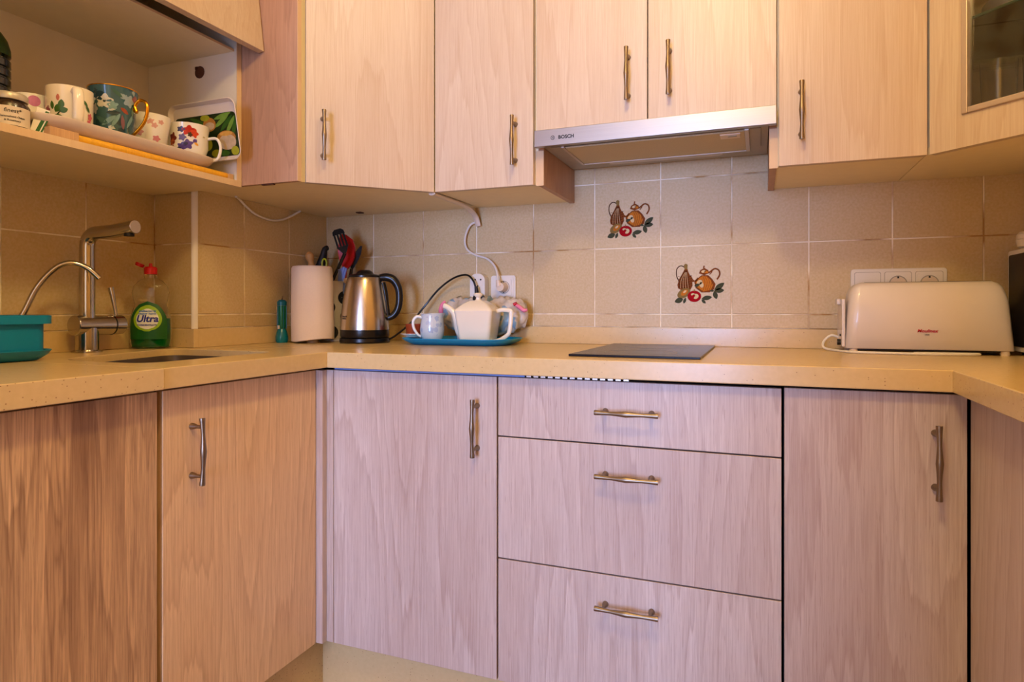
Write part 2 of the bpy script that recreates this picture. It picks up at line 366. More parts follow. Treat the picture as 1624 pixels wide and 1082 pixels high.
def thing(name, label, cat, loc=(0, 0, 0), rz=0, group=None):
    o = bpy.data.objects.new(name, None); S.collection.objects.link(o); o.empty_display_size = .05
    o.location = loc; o.rotation_euler = (0, 0, rz); o['label'] = label; o['category'] = cat
    if group: o['group'] = group
    WM[o.name] = Matrix.Translation(loc) @ Matrix.Rotation(rz, 4, 'Z'); return o
def tag(o, label, cat, group=None):
    o['label'] = label; o['category'] = cat
    if group: o['group'] = group
    return o
def text(name, body, size, X, mat, parent, depth=.0003, shear=0, align='LEFT', label=None, sx=1, bold=0):
    c = bpy.data.curves.new('t', 'FONT'); c.body = body; c.size = size; c.extrude = depth; c.shear = shear; c.align_x = align
    c.resolution_u = 3; c.offset = bold
    t = bpy.data.objects.new('t', c); S.collection.objects.link(t)
    dg = bpy.context.evaluated_depsgraph_get(); me = bpy.data.meshes.new_from_object(t.evaluated_get(dg))
    bpy.data.objects.remove(t); bpy.data.curves.remove(c); me.name = name
    me.transform(wm(parent).inverted() @ X @ Matrix.Diagonal((sx, 1, 1, 1)))
    me.materials.clear(); me.materials.append(M[mat])
    o = bpy.data.objects.new(name, me); S.collection.objects.link(o); o.parent = parent; WM[o.name] = wm(parent)
    if label: o['label'] = label
    return o
def frame_at(p, xdir, up=(0, 0, 1)):
    """matrix whose x axis = xdir, y axis = up, z axis = outward normal"""
    x = Vector(xdir).normalized(); y = Vector(up); y = (y-x*y.dot(x)).normalized(); z = x.cross(y)
    m = Matrix((x, y, z)).transposed().to_4x4(); m.translation = Vector(p); return m

# ------------------------------------------------------------------ room shell
T = .203; ZC = .9937; G = .0018           # tile pitch, a grout line's height, half joint
Z0 = [(.953, ZC), (ZC, ZC+T), (ZC+T, ZC+2*T), (ZC+2*T, ZC+3*T)]
floor = link('floor', B().box(-.3, 2.6, -6.3, .1, -.05, 0), 'floorm', kind='structure')
ceiling = link('ceiling', B().box(-.3, 2.6, -6.3, .1, 2.45, 2.5), 'ceil', kind='structure')
wall_back = link('wall_back', B().box(-.3, 2.6, .0012, .1, 0, 2.45), 'grout', kind='structure')
wall_right = link('wall_right', B().box(2.45, 2.6, -6.2, .004, 0, 2.45), 'wall', kind='structure')
wall_left = link('wall_left', B().box(-.3, -.1562, -6.2, .004, 0, 2.45), 'grout', kind='structure')
pier = link('wall_pier', B().box(-.159, -.0012, -.5928, .004, 0, 2.45), 'grout', kind='structure')
rear = link('wall_front', B().box(-.1562, .50, -2.45, -2.35, 0, 2.45).box(1.40, 2.45, -2.45, -2.35, 0, 2.45).box(.50, 1.40, -2.45, -2.35, 2.08, 2.45), 'wall', kind='structure')  # unseen wall, its doorway shaped to narrow the daylight beam
far = link('wall_rear', B().box(-.3, .45, -6.3, -6.2, 0, 2.45).box(1.65, 2.6, -6.3, -6.2, 0, 2.45).box(.45, 1.65, -6.3, -6.2, 2.1, 2.45), 'wall', kind='structure')
TM = {}
def tile(parent, normal, a0, a1, z0, z1, plane):
    """one glazed tile, 4 mm proud of the grout bed. a = run along the wall"""
    w = a1-a0-2*G; h = z1-z0-2*G; key = (normal, round(w, 3), round(h, 3))
    if key not in TM:
        b = B(); d = .0044; e = .0009; W, H = w/2, h/2
        def P(a, z, dd): return (a, -dd, z) if normal == 'y' else (dd, a, z)
        vs = [P(a, z, 0) for a, z in ((-W, -H), (W, -H), (W, H), (-W, H))] + [P(a, z, d-e) for a, z in ((-W, -H), (W, -H), (W, H), (-W, H))] + \
             [P(a, z, d) for a, z in ((-W+e, -H+e), (W-e, -H+e), (W-e, H-e), (-W+e, H-e))]
        fs = [(0, 1, 5, 4), (1, 2, 6, 5), (2, 3, 7, 6), (3, 0, 4, 7), (4, 5, 9, 8), (5, 6, 10, 9), (6, 7, 11, 10), (7, 4, 8, 11), (8, 9, 10, 11)]
        b.add(vs, fs); me = bpy.data.meshes.new('tile'); me.from_pydata(b.v, [], b.f); me.materials.append(M['tile']); TM[key] = me
    o = bpy.data.objects.new('tile', TM[key]); S.collection.objects.link(o); o.parent = parent
    c = (a0+a1)/2; zc = (z0+z1)/2
    j = random.uniform(-.00015, .00015)
    o.location = (c, plane+j, zc) if normal == 'y' else (plane+j, c, zc)
    WM[o.name] = Matrix.Translation(o.location); return o
tiles = {}
for k in range(12):
    for r, (a, b_) in enumerate(Z0):
        if r == 3 and not 4 <= k <= 7: continue
        tiles[k, r] = tile(wall_back, 'y', k*T, (k+1)*T, a, b_, .004)
for k in range(3):
    for r in range(3):
        tile(pier, 'x', -(k+1)*T if k < 2 else -.590, -k*T, Z0[r][0], Z0[r][1], -.004)
for r in range(3):
    tile(pier, 'y', -.155, -.004, Z0[r][0], Z0[r][1], -.590)
    for k in range(5):
        tile(wall_left, 'x', -.594-(k+1)*T, -.594-k*T, Z0[r][0], Z0[r][1], -.159)
b = B(); arc = [(0, 0)] + [(.017*math.sin(math.radians(a)), -.017*math.cos(math.radians(a))) for a in range(0, 91, 15)]
b.prism([(-.006+x, -.584+y-.003) for x, y in [(0, .0)] + [(.012*math.sin(math.radians(a)), -.012*math.cos(math.radians(a))) for a in range(0, 91, 10)]], .953, 1.345)
link('trim_1', b, 'white_pl', kind='structure', label='white plastic corner bead on the tiled pier')
b = B().box(.02, .05, -.05, -.02, 0, .01)

# motif painted on two tiles : (u,v) in a 0..1 tile square
def motif(parent, x, zc):
    def disc(b, cx, cy, rx, ry, rot=0, n=22, lift=0, k=1.0):
        ca, sa = math.cos(rot), math.sin(rot)
        pts = [(cx+rx*math.cos(2*PI*i/n)*ca-ry*math.sin(2*PI*i/n)*sa, cy+rx*math.cos(2*PI*i/n)*sa+ry*math.sin(2*PI*i/n)*ca) for i in range(n)]
        poly(b, pts, lift)
    def poly(b, pts, lift=0): b.add([(p[0], p[1], lift) for p in pts], [tuple(range(len(pts)))])
    def arcline(b, pts, w, lift):
        P = [Vector((p[0], p[1], 0)) for p in pts]; Q = []
        for i in range(len(P)-1):
            p0, p1, p2, p3 = P[max(i-1, 0)], P[i], P[i+1], P[min(i+2, len(P)-1)]
            for q in range(6):
                t = q/6; Q.append(.5*((2*p1)+(p2-p0)*t+(2*p0-5*p1+4*p2-p3)*t*t+(3*p1-p0-3*p2+p3)*t**3))
        Q.append(P[-1])
        for i in range(len(Q)-1):
            d = (Q[i+1]-Q[i]).normalized(); n = Vector((-d.y, d.x, 0))*w/2
            b.add([(*(Q[i]-n).xy, lift), (*(Q[i+1]-n).xy, lift), (*(Q[i+1]+n).xy, lift), (*(Q[i]+n).xy, lift)], [(0, 1, 2, 3)])
    def leaf(b, x, y, L, a, w=.4, lift=0):
        pts = []
        for t in [i/8 for i in range(9)]: pts.append((t*L, w*L*.5*math.sin(PI*t)**.8))
        for t in [i/8 for i in range(7, 0, -1)]: pts.append((t*L, -w*L*.5*math.sin(PI*t)**.8))
        ca, sa = math.cos(a), math.sin(a); poly(b, [(x+p*ca-q*sa, y+p*sa+q*ca) for p, q in pts], lift)
    b = B(); e = .00006; R = math.radians
    # basket bottle (0 dark-brown,1 brown,2 orange,3 pale,4 red,5 leaf,6 olive)
    b.mat(0); arcline(b, [(20, 62), (12, 72), (7, 88), (9, 106), (20, 115), (32, 110), (37, 98)], 3.2, 1)
    b.mat(1); poly(b, [(12, 44), (10, 55), (15, 72), (24, 88), (31, 102), (33, 106), (41, 106), (43, 98), (50, 82), (56, 68), (57, 52), (50, 38), (30, 34)], 2)
    b.mat(6); poly(b, [(32, 104), (30, 118), (36, 122), (42, 118), (41, 104)], 3)
    b.mat(0)
    for i in range(5): arcline(b, [(16+i*8, 42), (18+i*6.5, 72), (33+i*1.6, 100)], 1.3, 4)
    for i in range(5): arcline(b, [(12, 50+i*8), (34, 45+i*8), (56, 52+i*8)], 1.0, 4)
    b.mat(3)
    for i in range(4): arcline(b, [(20+i*8, 44), (22+i*6.2, 70), (34+i*1.6, 94)], .9, 5)
    # coffee pot
    b.mat(1); arcline(b, [(56, 66), (64, 66), (74, 76)], 4.5, 2)
    arcline(b, [(50, 84), (57, 70), (66, 66), (76, 72)], 4, 3)
    arcline(b, [(106, 92), (112, 96), (124, 104), (136, 98), (138, 84), (130, 70)], 5, 2); arcline(b, [(108, 86), (112, 90), (116, 96)], 3, 3)
    b.mat(1); poly(b, [(62, 62), (76, 78), (84, 84), (104, 84), (116, 72), (126, 56), (122, 40), (108, 30), (84, 30), (66, 44)], 3)
    b.mat(2); poly(b, [(66, 62), (78, 76), (86, 81), (100, 80), (112, 68), (118, 52), (112, 38), (90, 33), (72, 46)], 4)
    b.mat(1)
    for i in range(4): arcline(b, [(88+i*6, 80), (94+i*7, 62), (88+i*6, 34)], 1.2, 5)
    b.mat(3); disc(b, 78, 62, 9, 7, .6, lift=6); disc(b, 84, 54, 6, 9, .2, lift=6)
    b.mat(1); poly(b, [(76, 90), (80, 100), (92, 107), (104, 100), (107, 90), (92, 84)], 5); arcline(b, [(90, 106), (92, 114)], 4, 6)
    b.mat(3); disc(b, 90, 96, 7, 4, .2, lift=7); b.mat(2); disc(b, 98, 94, 6, 4, -.3, lift=7)
    # gourd, pomegranate, leaves
    b.mat(6); disc(b, 30, 28, 22, 14, .55, lift=6); b.mat(2); disc(b, 32, 30, 13, 7, .65, lift=7); b.mat(3); disc(b, 33, 33, 6, 3, .7, lift=8)
    b.mat(5); leaf(b, 62, 50, 18, R(20), .55, 7); leaf(b, 28, 10, 28, R(200), .6, 6); leaf(b, 36, 14, 20, R(250), .45, 6); leaf(b, 84, 10, 32, R(10), .45, 6); leaf(b, 84, 8, 18, R(-45), .5, 6)
    leaf(b, 122, 36, 38, R(38), .42, 6); leaf(b, 122, 34, 30, R(5), .5, 6); leaf(b, 122, 34, 26, R(-75), .55, 6); leaf(b, 122, 34, 14, R(170), .5, 6)
    b.mat(4); disc(b, 62, 18, 21, 18, 0, lift=9); b.mat(3); disc(b, 66, 18, 9, 8, .4, lift=10); disc(b, 58, 24, 6, 4, 0, lift=10)
    b.mat(4); poly(b, [(54, 20), (60, 24), (66, 20), (62, 16), (60, 10), (56, 14)], 11); b.mat(6); arcline(b, [(62, 34), (62, 40)], 3, 10)
    s = .139/148.0
    X = Matrix.Translation((x, -.0007, zc)) @ Matrix(((s, 0, 0, 0), (0, 0, -.00003, 0), (0, s, 0, 0), (0, 0, 0, 1)))
    b.v = [tuple(X @ Vector(p)) for p in b.v]
    mats = [plain('motif_%d' % i, srgb(*c), .7, noise=.12, scale=200) for i, c in enumerate(((74, 40, 20), (130, 68, 28), (200, 118, 36), (226, 200, 150), (168, 12, 24), (74, 76, 54), (140, 112, 60)))]
    for m_ in mats: m_.node_tree.nodes['Principled BSDF'].inputs['Specular IOR Level'].default_value = .1
    return link('painted_motif', b, mats, parent, 'painted basket bottle, coffee pot, pomegranate and leaves')
motif(tiles[5, 2], 1.054, 1.232)
motif(tiles[6, 1], 1.258, 1.030)

# ------------------------------------------------------------------ kitchen joinery
PROF = [(0, .0066), (.03, .0066), (.12, .0055), (.25, .0046), (.36, .0056), (.5, .0076), (.64, .0056), (.75, .0046), (.88, .0055), (.97, .0066), (1, .0066)]
def handle(door, c, n, along=(0, 0, 1), L=.133, mirror=1):
    """bow handle: waisted bar on two round posts"""
    c, n, al = Vector(c), Vector(n).normalized(), Vector(along); b = B()
    pts = []; rr = []
    for t, r in PROF:
        bow = .0035*math.sin(PI*t)
        pts.append(c + al*(t-.5)*L + n*(.028+bow)); rr.append(r*.86)
    b.tube(pts, rr, 12, flat=1, up=n, smooth=3)
    for s in (-1, 1):
        p = c + al*s*.37*L
        b.tube([p, p+n*.006, p+n*.014, p+n*.029], [.0068, .006, .0038, .0036], 12)
    return link('handle', b, 'nickel', door)
# --- base units -----------------------------------------------------------
ZB, ZT = .155, .853
def base_unit(name, label, box_, door_boxes, mat='wood_low', cat='cabinet'):
    t = thing(name, label, cat, ((box_[0]+box_[1])/2, (box_[2]+box_[3])/2, 0))
    link('carcass', B().box(*box_[:4], .153, .85) if name != 'sink_cabinet' else B().box(.01, .414, *box_[2:4], .153, .69).box(.385, .414, *box_[2:4], .69, .85), 'gap_shade', t)
    return t
t = base_unit('base_cabinet', 'tall lower door with bow handle right of the left corner, beside the drawers', (.480, .932, -.578, -.03), None)
d = link('door', B().box(.4815, .9325, -.600, -.581, ZB, ZT), 'wood_low', t, bevel=.0012); handle(d, (.884, -.600, .735), (0, -1, 0))
t = base_unit('drawer_cabinet', 'three-drawer lower cabinet under the hob', (.936, 1.537, -.578, -.03), None, cat='drawers')
for z0, z1, hz, hx in ((.7185, ZT, .789, 1.236), (.4385, .7155, .653, 1.236), (ZB, .4355, .373, 1.236)):
    d = link('drawer', B().box(.9365, 1.5365, -.600, -.581, z0, z1), 'wood_low', t, bevel=.0012); handle(d, (hx, -.600, hz), (0, -1, 0), (1, 0, 0))
t = base_unit('base_cabinet', 'lower cabinet with one door and handle between the drawers and the right corner', (1.541, 1.838, -.578, -.03), None)
d = link('door', B().box(1.5415, 1.8420, -.600, -.581, ZB, ZT+.002), 'wood_low', t, bevel=.0012); handle(d, (1.793, -.600, .735), (0, -1, 0))
t = base_unit('base_cabinet', 'lower cabinet side facing in at the right edge under the worktop', (1.872, 2.42, -1.55, -.04), None)
link('door', B().box(1.8465, 1.8655, -1.21, -.601, ZB, ZT), 'wood_low', t, bevel=.0012)
t = base_unit('sink_cabinet', 'lower door with dark bow handle beneath the sink, left of the corner', (-.13, .414, -1.066, -.03), None)
d = link('door', B().box(.421, .440, -1.066, -.6185, ZB, ZT), M['wood_sink_lit'], t, bevel=.0012); handle(d, (.440, -1.000, .726), (1, 0, 0))
t = base_unit('base_cabinet', 'darker knotty wood lower panel without handle at the far left', (-.13, .414, -1.68, -1.072), None)
link('door', B().box(.421, .440, -1.675, -1.078, ZB, ZT), 'wood_dark', t, bevel=.0012)
b = B().box(.416, .459, -.6165, -.578, ZB, ZT).box(.459, .4795, -.6, -.578, ZB, ZT)
tag(link('corner_post', b, 'wood_low', bevel=.0015), 'narrow wooden corner post joining the left and back lower cabinets', 'post')
b = B().box(.36, .405, -1.7, -.5, 0, .152).box(.405, 1.9, -.545, -.5, 0, .152).box(1.9, 1.94, -1.7, -.545, 0, .152)
tag(link('plinth', b, 'quartz'), 'speckled beige plinth recessed under the lower cabinets', 'plinth')
b = B().box(.481, 1.00, -.596, -.580, .8545, .8585); c = B()
rl = thing('support_rail', 'thin blue-grey metal rail in the slot above the lower door', 'rail', (.7, -.59, .855))
link('rail', b, 'rail', rl)
b = B()
for i in range(14): b.box(1.004+i*.017, 1.015+i*.017, -.596, -.582, .8545, .8580)
link('foil_strip', b, 'alu', rl, 'torn silvery strip', kind='stuff')
# --- worktop --------------------------------------------------------------
wt = thing('worktop', 'beige speckled stone worktop running round three sides of the kitchen', 'worktop', (1.2, -.3, .86))
def slab(poly, holes=()):
    bm = bmesh.new(); es = []
    for ring in (poly, *holes):
        vs = [bm.verts.new((x, y, .8605)) for x, y in ring]
        es += [bm.edges.new((vs[i], vs[(i+1) % len(vs)])) for i in range(len(vs))]
    bmesh.ops.triangle_fill(bm, use_beauty=True, use_dissolve=False, edges=es)
    r = bmesh.ops.extrude_face_region(bm, geom=list(bm.faces))
    bmesh.ops.translate(bm, vec=(0, 0, .0395), verts=[g for g in r['geom'] if isinstance(g, bmesh.types.BMVert)])
    bmesh.ops.recalc_face_normals(bm, faces=bm.faces)
    b = B(); bm.verts.index_update(); b.v = [tuple(v.co) for v in bm.verts]; b.f = [[v.index for v in f.verts] for f in bm.faces]; b.mi = [0]*len(b.f); bm.free()
    return b
def rounded(P, r, n=7):
    out = []; m = len(P)
    for i in range(m):
        p0, p1, p2 = Vector(P[i-1]), Vector(P[i]), Vector(P[(i+1) % m])
        rr = r[i] if hasattr(r, '__len__') else r
        a = p1+(p0-p1).normalized()*rr; b = p1+(p2-p1).normalized()*rr
        for k in range(n+1):
            t = k/n; out.append(tuple(a*(1-t)**2+p1*2*t*(1-t)+b*t*t))
    return out
hole = rounded([(.345, -.652), (-.02, -.652), (.075, -1.035), (.350, -1.035)], [.05, .06, .10, .06])
# split at the seam y=-1.0945 : the sink opening stays inside the first piece
link('slab', slab([(.4755, -1.0935), (.4755, -.6205), (.4745, -.002), (.0, -.002), (.0, -.596), (-.155, -.596), (-.155, -1.0935)], [hole]), 'quartz', wt, bevel=.002, angle=30)
link('slab', slab([(.4785, -1.70), (.4785, -1.0945), (-.155, -1.0945), (-.155, -1.70)]), 'quartz', wt, bevel=.002)
link('slab', slab([(.4755, -.620), (1.815, -.620), (1.815, -1.70), (2.448, -1.70), (2.448, -.002), (.4755, -.002)]), 'quartz', wt, bevel=.002)
for q in (B().box(.002, 2.44, -.019, -.001, .9005, .953), B().box(.0005, .018, -.5955, -.0195, .9005, .953),
          B().box(-.138, .018, -.612, -.5955, .9005, .953), B().box(-.1545, -.1385, -1.7, -.5955, .9005, .953)):
    link('upstand', q, 'quartz', wt, bevel=.0008)
b = B()
for i, (y0, y1) in enumerate(((-.62, -.42), (-.62, -.40), (-.62, -.38))):
    x = .10+i*.075; b.tube([(x, y0, .9003), (x+.01, y1, .9003)], [.0045, .003], 8, flat=.12, up=(0, 0, 1))
link('drainer_groove', b, M['quartz'], wt)
# --- sink -----------------------------------------------------------------
b = B(); rings = []
hc = Vector((sum(p[0] for p in hole)/len(hole), sum(p[1] for p in hole)/len(hole)))
for f_, z in ((.996, .8830), (.985, .8830), (.93, .78), (.84, .715), (.70, .710)):
    rings.append([(hc.x+(x-hc.x)*f_, hc.y+(y-hc.y)*f_, z) for x, y in hole])
inner = list(rings)
outer = [[(x, y, z-.003) for x, y, z in r] for r in rings]
b.loft(inner, caps=False); n = len(inner[0]); b.add(inner[-1], [tuple(range(n))])
b.lathe([(.0, .0005), (.035, .0005), (.04, .003), (.045, .0)], (.20, -.84, .7105), 24)
tag(link('sink', b, 'sinkm'), 'dark undermounted sink bowl sunk in the left worktop', 'sink')
# --- wall units -----------------------------------------------------------
UB, UT = 1.345, 2.05
# left open unit with lifted flap
t = thing('open_wall_cabinet', 'open-fronted wall cabinet of mugs above the tap, its flap lifted', 'cabinet', (.0, -1.1, 1.341))
link('bottom_panel', B().mat(0).box(-.155, .178, -1.70, -.602, 1.3415, 1.357).mat(1).box(.178, .180, -1.70, -.602, 1.341, 1.357), ['under', 'wood_edge'], t)
link('side_panel', B().mat(0).box(-.155, .178, -.618, -.602, 1.357, UT).mat(1).box(.178, .180, -.618, -.602, 1.357, UT), ['carcass', 'wood_edge'], t)
link('side_panel', B().box(-.155, .18, -1.715, -1.70, 1.341, UT), 'carcass', t)
link('back_panel', B().box(-.155, -.150, -1.70, -.618, 1.357, UT), 'carcass', t)
link('top_panel', B().box(-.15, .18, -1.70, -.618, UT-.016, UT), 'carcass', t)
link('inner_shelf', B().mat(0).box(-.15, .170, -1.70, -.618, 1.707, 1.713).mat(1).box(.170, .1705, -1.70, -.618, 1.707, 1.713), ['carcass', 'wood_edge'], t)
b = B(); X = Matrix.Translation((.2555, 0, 1.699)) @ Matrix.Rotation(math.radians(-6.9), 4, 'Y')
b.box(-.016, .003, -1.70, -.603, 0, .355, X)
link('flap_door', b, 'wood_up', t, bevel=.001)
b = B().tube([(.047, -.618, 1.667), (.047, -.6195, 1.667)], .017, 20)
b.box(.030, .040, -.6195, -.6185, 1.676, 1.684)
link('cable_hole', b, 'brown', t, 'round brown hole')
# left diagonal corner unit
t = thing('corner_wall_cabinet', 'left corner wall cabinet with a slanted door above the kettle', 'cabinet', (.25, -.25, UB))
poly = [(.001, -.001), (.001, -.584), (.345, -.584), (.6165, -.3125), (.6165, -.001)]
link('carcass', B().prism(poly, 1.349, UT), 'under', t)
link('side_panel', B().mat(0).box(.001, .366, -.600, -.585, 1.346, UT).mat(1).box(.366, .3675, -.600, -.585, 1.346, UT), ['wood_side', 'wood_edge'], t)
q = Vector((1, 1, 0)).normalized(); n_ = Vector((1, -1, 0)).normalized()
X = Matrix(((q.x, -n_.x, 0, .3765), (q.y, -n_.y, 0, -.5785), (0, 0, 1, 0), (0, 0, 0, 1)))
d = link('door', B().box(0, .3525, 0, .0185, UB, UT, X), 'wood_up', t, bevel=.0012)
pt = X @ Vector((.043, 0, 1.4685)); handle(d, pt, n_)
link('hinge_plate', B().box(.3505, .3585, -.5845, -.578, 1.372, 1.384), 'black_mat', t)
link('shelf_pin', B().box(.245, .285, -.598, -.590, 1.3425, 1.3455), 'brown', t)
link('shelf_pin', B().box(.18, .2, -.075, -.055, 1.3455, 1.3492), 'brown', t)
# unit left of hood
t = thing('wall_cabinet', 'narrow wall cabinet with one door between the left corner unit and the hood', 'cabinet', (.78, -.15, UB))
link('carcass', B().box(.6185, .934, -.308, -.001, 1.349, UT), 'under', t)
link('side_panel', B().mat(0).box(.9345, .950, -.308, -.001, 1.345, UT).mat(1).box(.9280, .950, -.310, -.308, 1.345, 1.4395), ['wood_side', 'wood_edge'], t)
d = link('door', B().box(.6285, .9265, -.330, -.3115, UB, UT), 'wood_up', t, bevel=.0012); handle(d, (.876, -.330, 1.464), (0, -1, 0))
# unit over hood
t = thing('wall_cabinet', 'two-door wall cabinet directly above the cooker hood', 'cabinet', (1.235, -.15, 1.488))
link('carcass', B().box(.9515, 1.5165, -.308, -.001, 1.489, UT), 'under', t)
d = link('door', B().box(.9365, 1.2315, -.330, -.3115, 1.4875, UT), 'wood_up', t, bevel=.0012); handle(d, (1.184, -.330, 1.602), (0, -1, 0))
d = link('door', B().box(1.2345, 1.5335, -.330, -.3115, 1.4875, UT), 'wood_up', t, bevel=.0012); handle(d, (1.287, -.330, 1.603), (0, -1, 0))
# unit right of hood
t = thing('wall_cabinet', 'wall cabinet with one door between the hood and the glass-door corner unit', 'cabinet', (1.68, -.15, UB))
link('carcass', B().box(1.5345, 1.8385, -.308, -.001, 1.349, UT), 'under', t)
link('side_panel', B().mat(0).box(1.518, 1.534, -.308, -.001, 1.345, UT).mat(1).box(1.518, 1.537, -.310, -.308, 1.345, 1.4395), ['wood_side', 'wood_edge'], t)
d = link('door', B().box(1.5385, 1.8375, -.330, -.3115, UB, UT), 'wood_up', t, bevel=.0012); handle(d, (1.5865, -.330, 1.4645), (0, -1, 0))
# right diagonal corner unit with glass door
t = thing('glass_corner_cabinet', 'right corner wall cabinet with a slanted glazed door', 'cabinet', (2.15, -.25, UB))
poly = [(1.840, -.001), (1.840, -.306), (2.120, -.586), (2.448, -.586), (2.448, -.001)]
link('bottom_panel', B().prism(poly, 1.349, 1.365), 'under', t)
link('top_panel', B().prism(poly, UT-.016, UT), 'carcass', t)
link('side_panel', B().box(1.840, 1.855, -.306, -.005, 1.365, UT-.016), 'carcass', t)
link('side_panel', B().box(2.12, 2.448, -.586, -.571, 1.365, UT-.016), 'carcass', t)
link('back_panel', B().box(1.855, 2.448, -.006, -.001, 1.365, UT-.016).box(2.443, 2.448, -.571, -.006, 1.365, UT-.016), 'carcass', t)
link('rear_strip', B().box(1.86, 2.44, -.0075, -.0062, 1.490, 1.4925), 'brown', t)
q = Vector((1, -1, 0)).normalized(); n_ = Vector((-1, -1, 0)).normalized()
X = Matrix(((q.x, -n_.x, 0, 1.8415), (q.y, -n_.y, 0, -.3325), (0, 0, 1, 0), (0, 0, 0, 1)))
Wd = .365; fm = .067; zt2 = UT
d = link('door', B().box(0, Wd, 0, .0185, UB, 1.413, X).box(0, Wd, 0, .0185, zt2-fm, zt2, X).box(0, fm, 0, .0185, 1.413, zt2-fm, X).box(Wd-fm, Wd, 0, .0185, 1.413, zt2-fm, X), 'wood_up', t)
a0, a1, z0, z1 = fm, Wd-fm, 1.413, zt2-fm; w = .0125
link('glazing_frame', B().box(a0, a0+w, -.005, .014, z0, z1, X).box(a1-w, a1, -.005, .014, z0, z1, X).box(a0+w, a1-w, -.005, .014, z0, z0+w, X).box(a0+w, a1-w, -.005, .014, z1-w, z1, X), 'alu', d, bevel=.002)
link('glass_pane', B().box(a0+w-.002, a1-w+.002, .004, .008, z0+w-.002, z1-w+.002, X), 'pane', d)
gs = B().prism([(1.857, -.015), (1.857, -.318), (2.105, -.565), (2.43, -.565), (2.43, -.015)], 1.612, 1.618)
gsh = link('glass_shelf', gs, 'gshelf', t)
q_ = Vector((1, -1, 0)).normalized(); e0 = Vector((1.857, -.318, 1.615)); e1 = Vector((2.105, -.565, 1.615))
link('shelf_edge', B().tube([e0, e1], .0034, 8), 'gedge', gsh)
# --- hood -----------------------------------------------------------------
t = thing('cooker_hood', 'stainless steel built-in cooker hood over the hob', 'hood', (1.235, -.17, 1.44))
link('front_fascia', B().box(.9365, 1.5335, -.350, -.332, 1.4405, 1.4845), 'steel', t, bevel=.0015)
link('body', B().box(.9515, 1.5165, -.3315, -.022, 1.446, 1.486).box(.97, 1.50, -.31, -.13, 1.4435, 1.4465), 'hood_in', t, bevel=.001)
link('grease_filter', B().box(1.012, 1.462, -.312, -.112, 1.4400, 1.4436), 'filter', t)
link('filter_rim', B().box(1.004, 1.472, -.1115, -.104, 1.4385, 1.4436).box(1.004, 1.0115, -.325, -.1115, 1.4385, 1.4436).box(1.4625, 1.472, -.325, -.1115, 1.4385, 1.4436), 'alu', t)
link('filter_catch', B().box(1.405, 1.452, -.300, -.262, 1.4375, 1.4400), 'cream_pl', t)
link('latch', B().box(1.423, 1.444, -.292, -.278, 1.4365, 1.4375), 'hood_in', t)
b = B().prism(rrect(1.08, 1.40, -.092, -.064, .0139, 6), 1.4425, 1.446)
link('lamp_lens', b, 'alu', t)
X = frame_at((1.0035, -.3503, 1.4565), (1, 0, 0))
text('lettering', 'BOSCH', .0125, X, 'black_print', t, bold=.0005, sx=1.05)
b = B(); cx, cz = .9845+.004, 1.4608
pts = [(cx+.0052*math.cos(2*PI*i/20), -.3504, cz+.0052*math.sin(2*PI*i/20)) for i in range(21)]
b.tube(pts, .0005, 6)
for s in (-1, 1): b.box(cx+s*.002-.0004, cx+s*.002+.0004, -.3507, -.3502, cz-.0042, cz+.0042)
b.box(cx-.002, cx+.002, -.3507, -.3502, cz-.0004, cz+.0004)
link('emblem', b, 'black_print', t)

# ------------------------------------------------------------------ hob
t = thing('induction_hob', 'flat black glass hob let into the worktop under the hood', 'hob', (1.231, -.285, .9))
link('glass_top', B().box(1.085, 1.378, -.535, -.045, .9003, .9055), 'hob', t, bevel=.001)
b = B()
for cy in (-.42, -.17):
    b.tube([(1.231+.085*math.cos(2*PI*i/40), cy+.085*math.sin(2*PI*i/40), .9056) for i in range(41)], .0006, 4, flat=.3)
link('ring_mark', b, 'hood_in', t)

# ------------------------------------------------------------------ taps
t = thing('kitchen_tap', 'tall chrome mixer tap with an angled square-cornered spout', 'tap', (-.082, -.825, .9))
cx, cy = -.082, -.846
link('base', B().lathe([(0, 0), (.034, 0), (.034, .004), (.026, .007), (.0255, .062), (0, .062)], (cx, cy, .9002), 32), 'chrome', t)
dy = Vector((0, 1, 0))
p = Vector((cx, cy+.012, .968))
link('valve_body', B().tube([p-dy*.046, p-dy*.0445, p+dy*.050], [.0235, .0255, .0255], 28), 'chrome', t, bevel=.001)
link('control_knob', B().tube([p+dy*.052, p+dy*.078, p+dy*.080], [.0255, .0255, .024], 28), 'chrome', t)
link('seal_ring', B().tube([p+dy*.0495, p+dy*.0525], .0262, 28), 'black_pl', t)
q = p+dy*.066
link('lever', B().tube([q+Vector((0, 0, .022)), q+Vector((-.003, -.004, .055)), q+Vector((-.008, -.009, .0975))], [.0040, .0048, .0075], 14), 'chrome', t)
sp = Vector((.995, .10, 0)).normalized(); up = Vector((0, 0, 1))
pts = [Vector((cx, cy, .985)), Vector((cx, cy, 1.10)), Vector((cx, cy, 1.168))]; C0 = Vector((cx, cy, 1.168))+sp*.032
for a in range(15, 91, 15): pts.append(C0 - sp*.032*math.cos(math.radians(a)) + up*.032*math.sin(math.radians(a)))
e = C0+up*.032; pts += [e+sp*.05+up*.002, e+sp*.118+up*.011]
b = B().tube(pts, [.0175]*2+[.0168]*(len(pts)-2), 28)
link('spout', b, 'chrome', t)
en = pts[-1]
link('spout_cap', B().tube([en, en+sp*.002], [.0162, .0152], 28), 'alu', t)
link('aerator', B().tube([en-sp*.018-up*.015, en-sp*.018-up*.0225], .0115, 16), 'black_mat', t)
t = thing('filter_tap', 'slim arched water filter tap behind the teal tub', 'tap', (-.085, -1.03, .9))
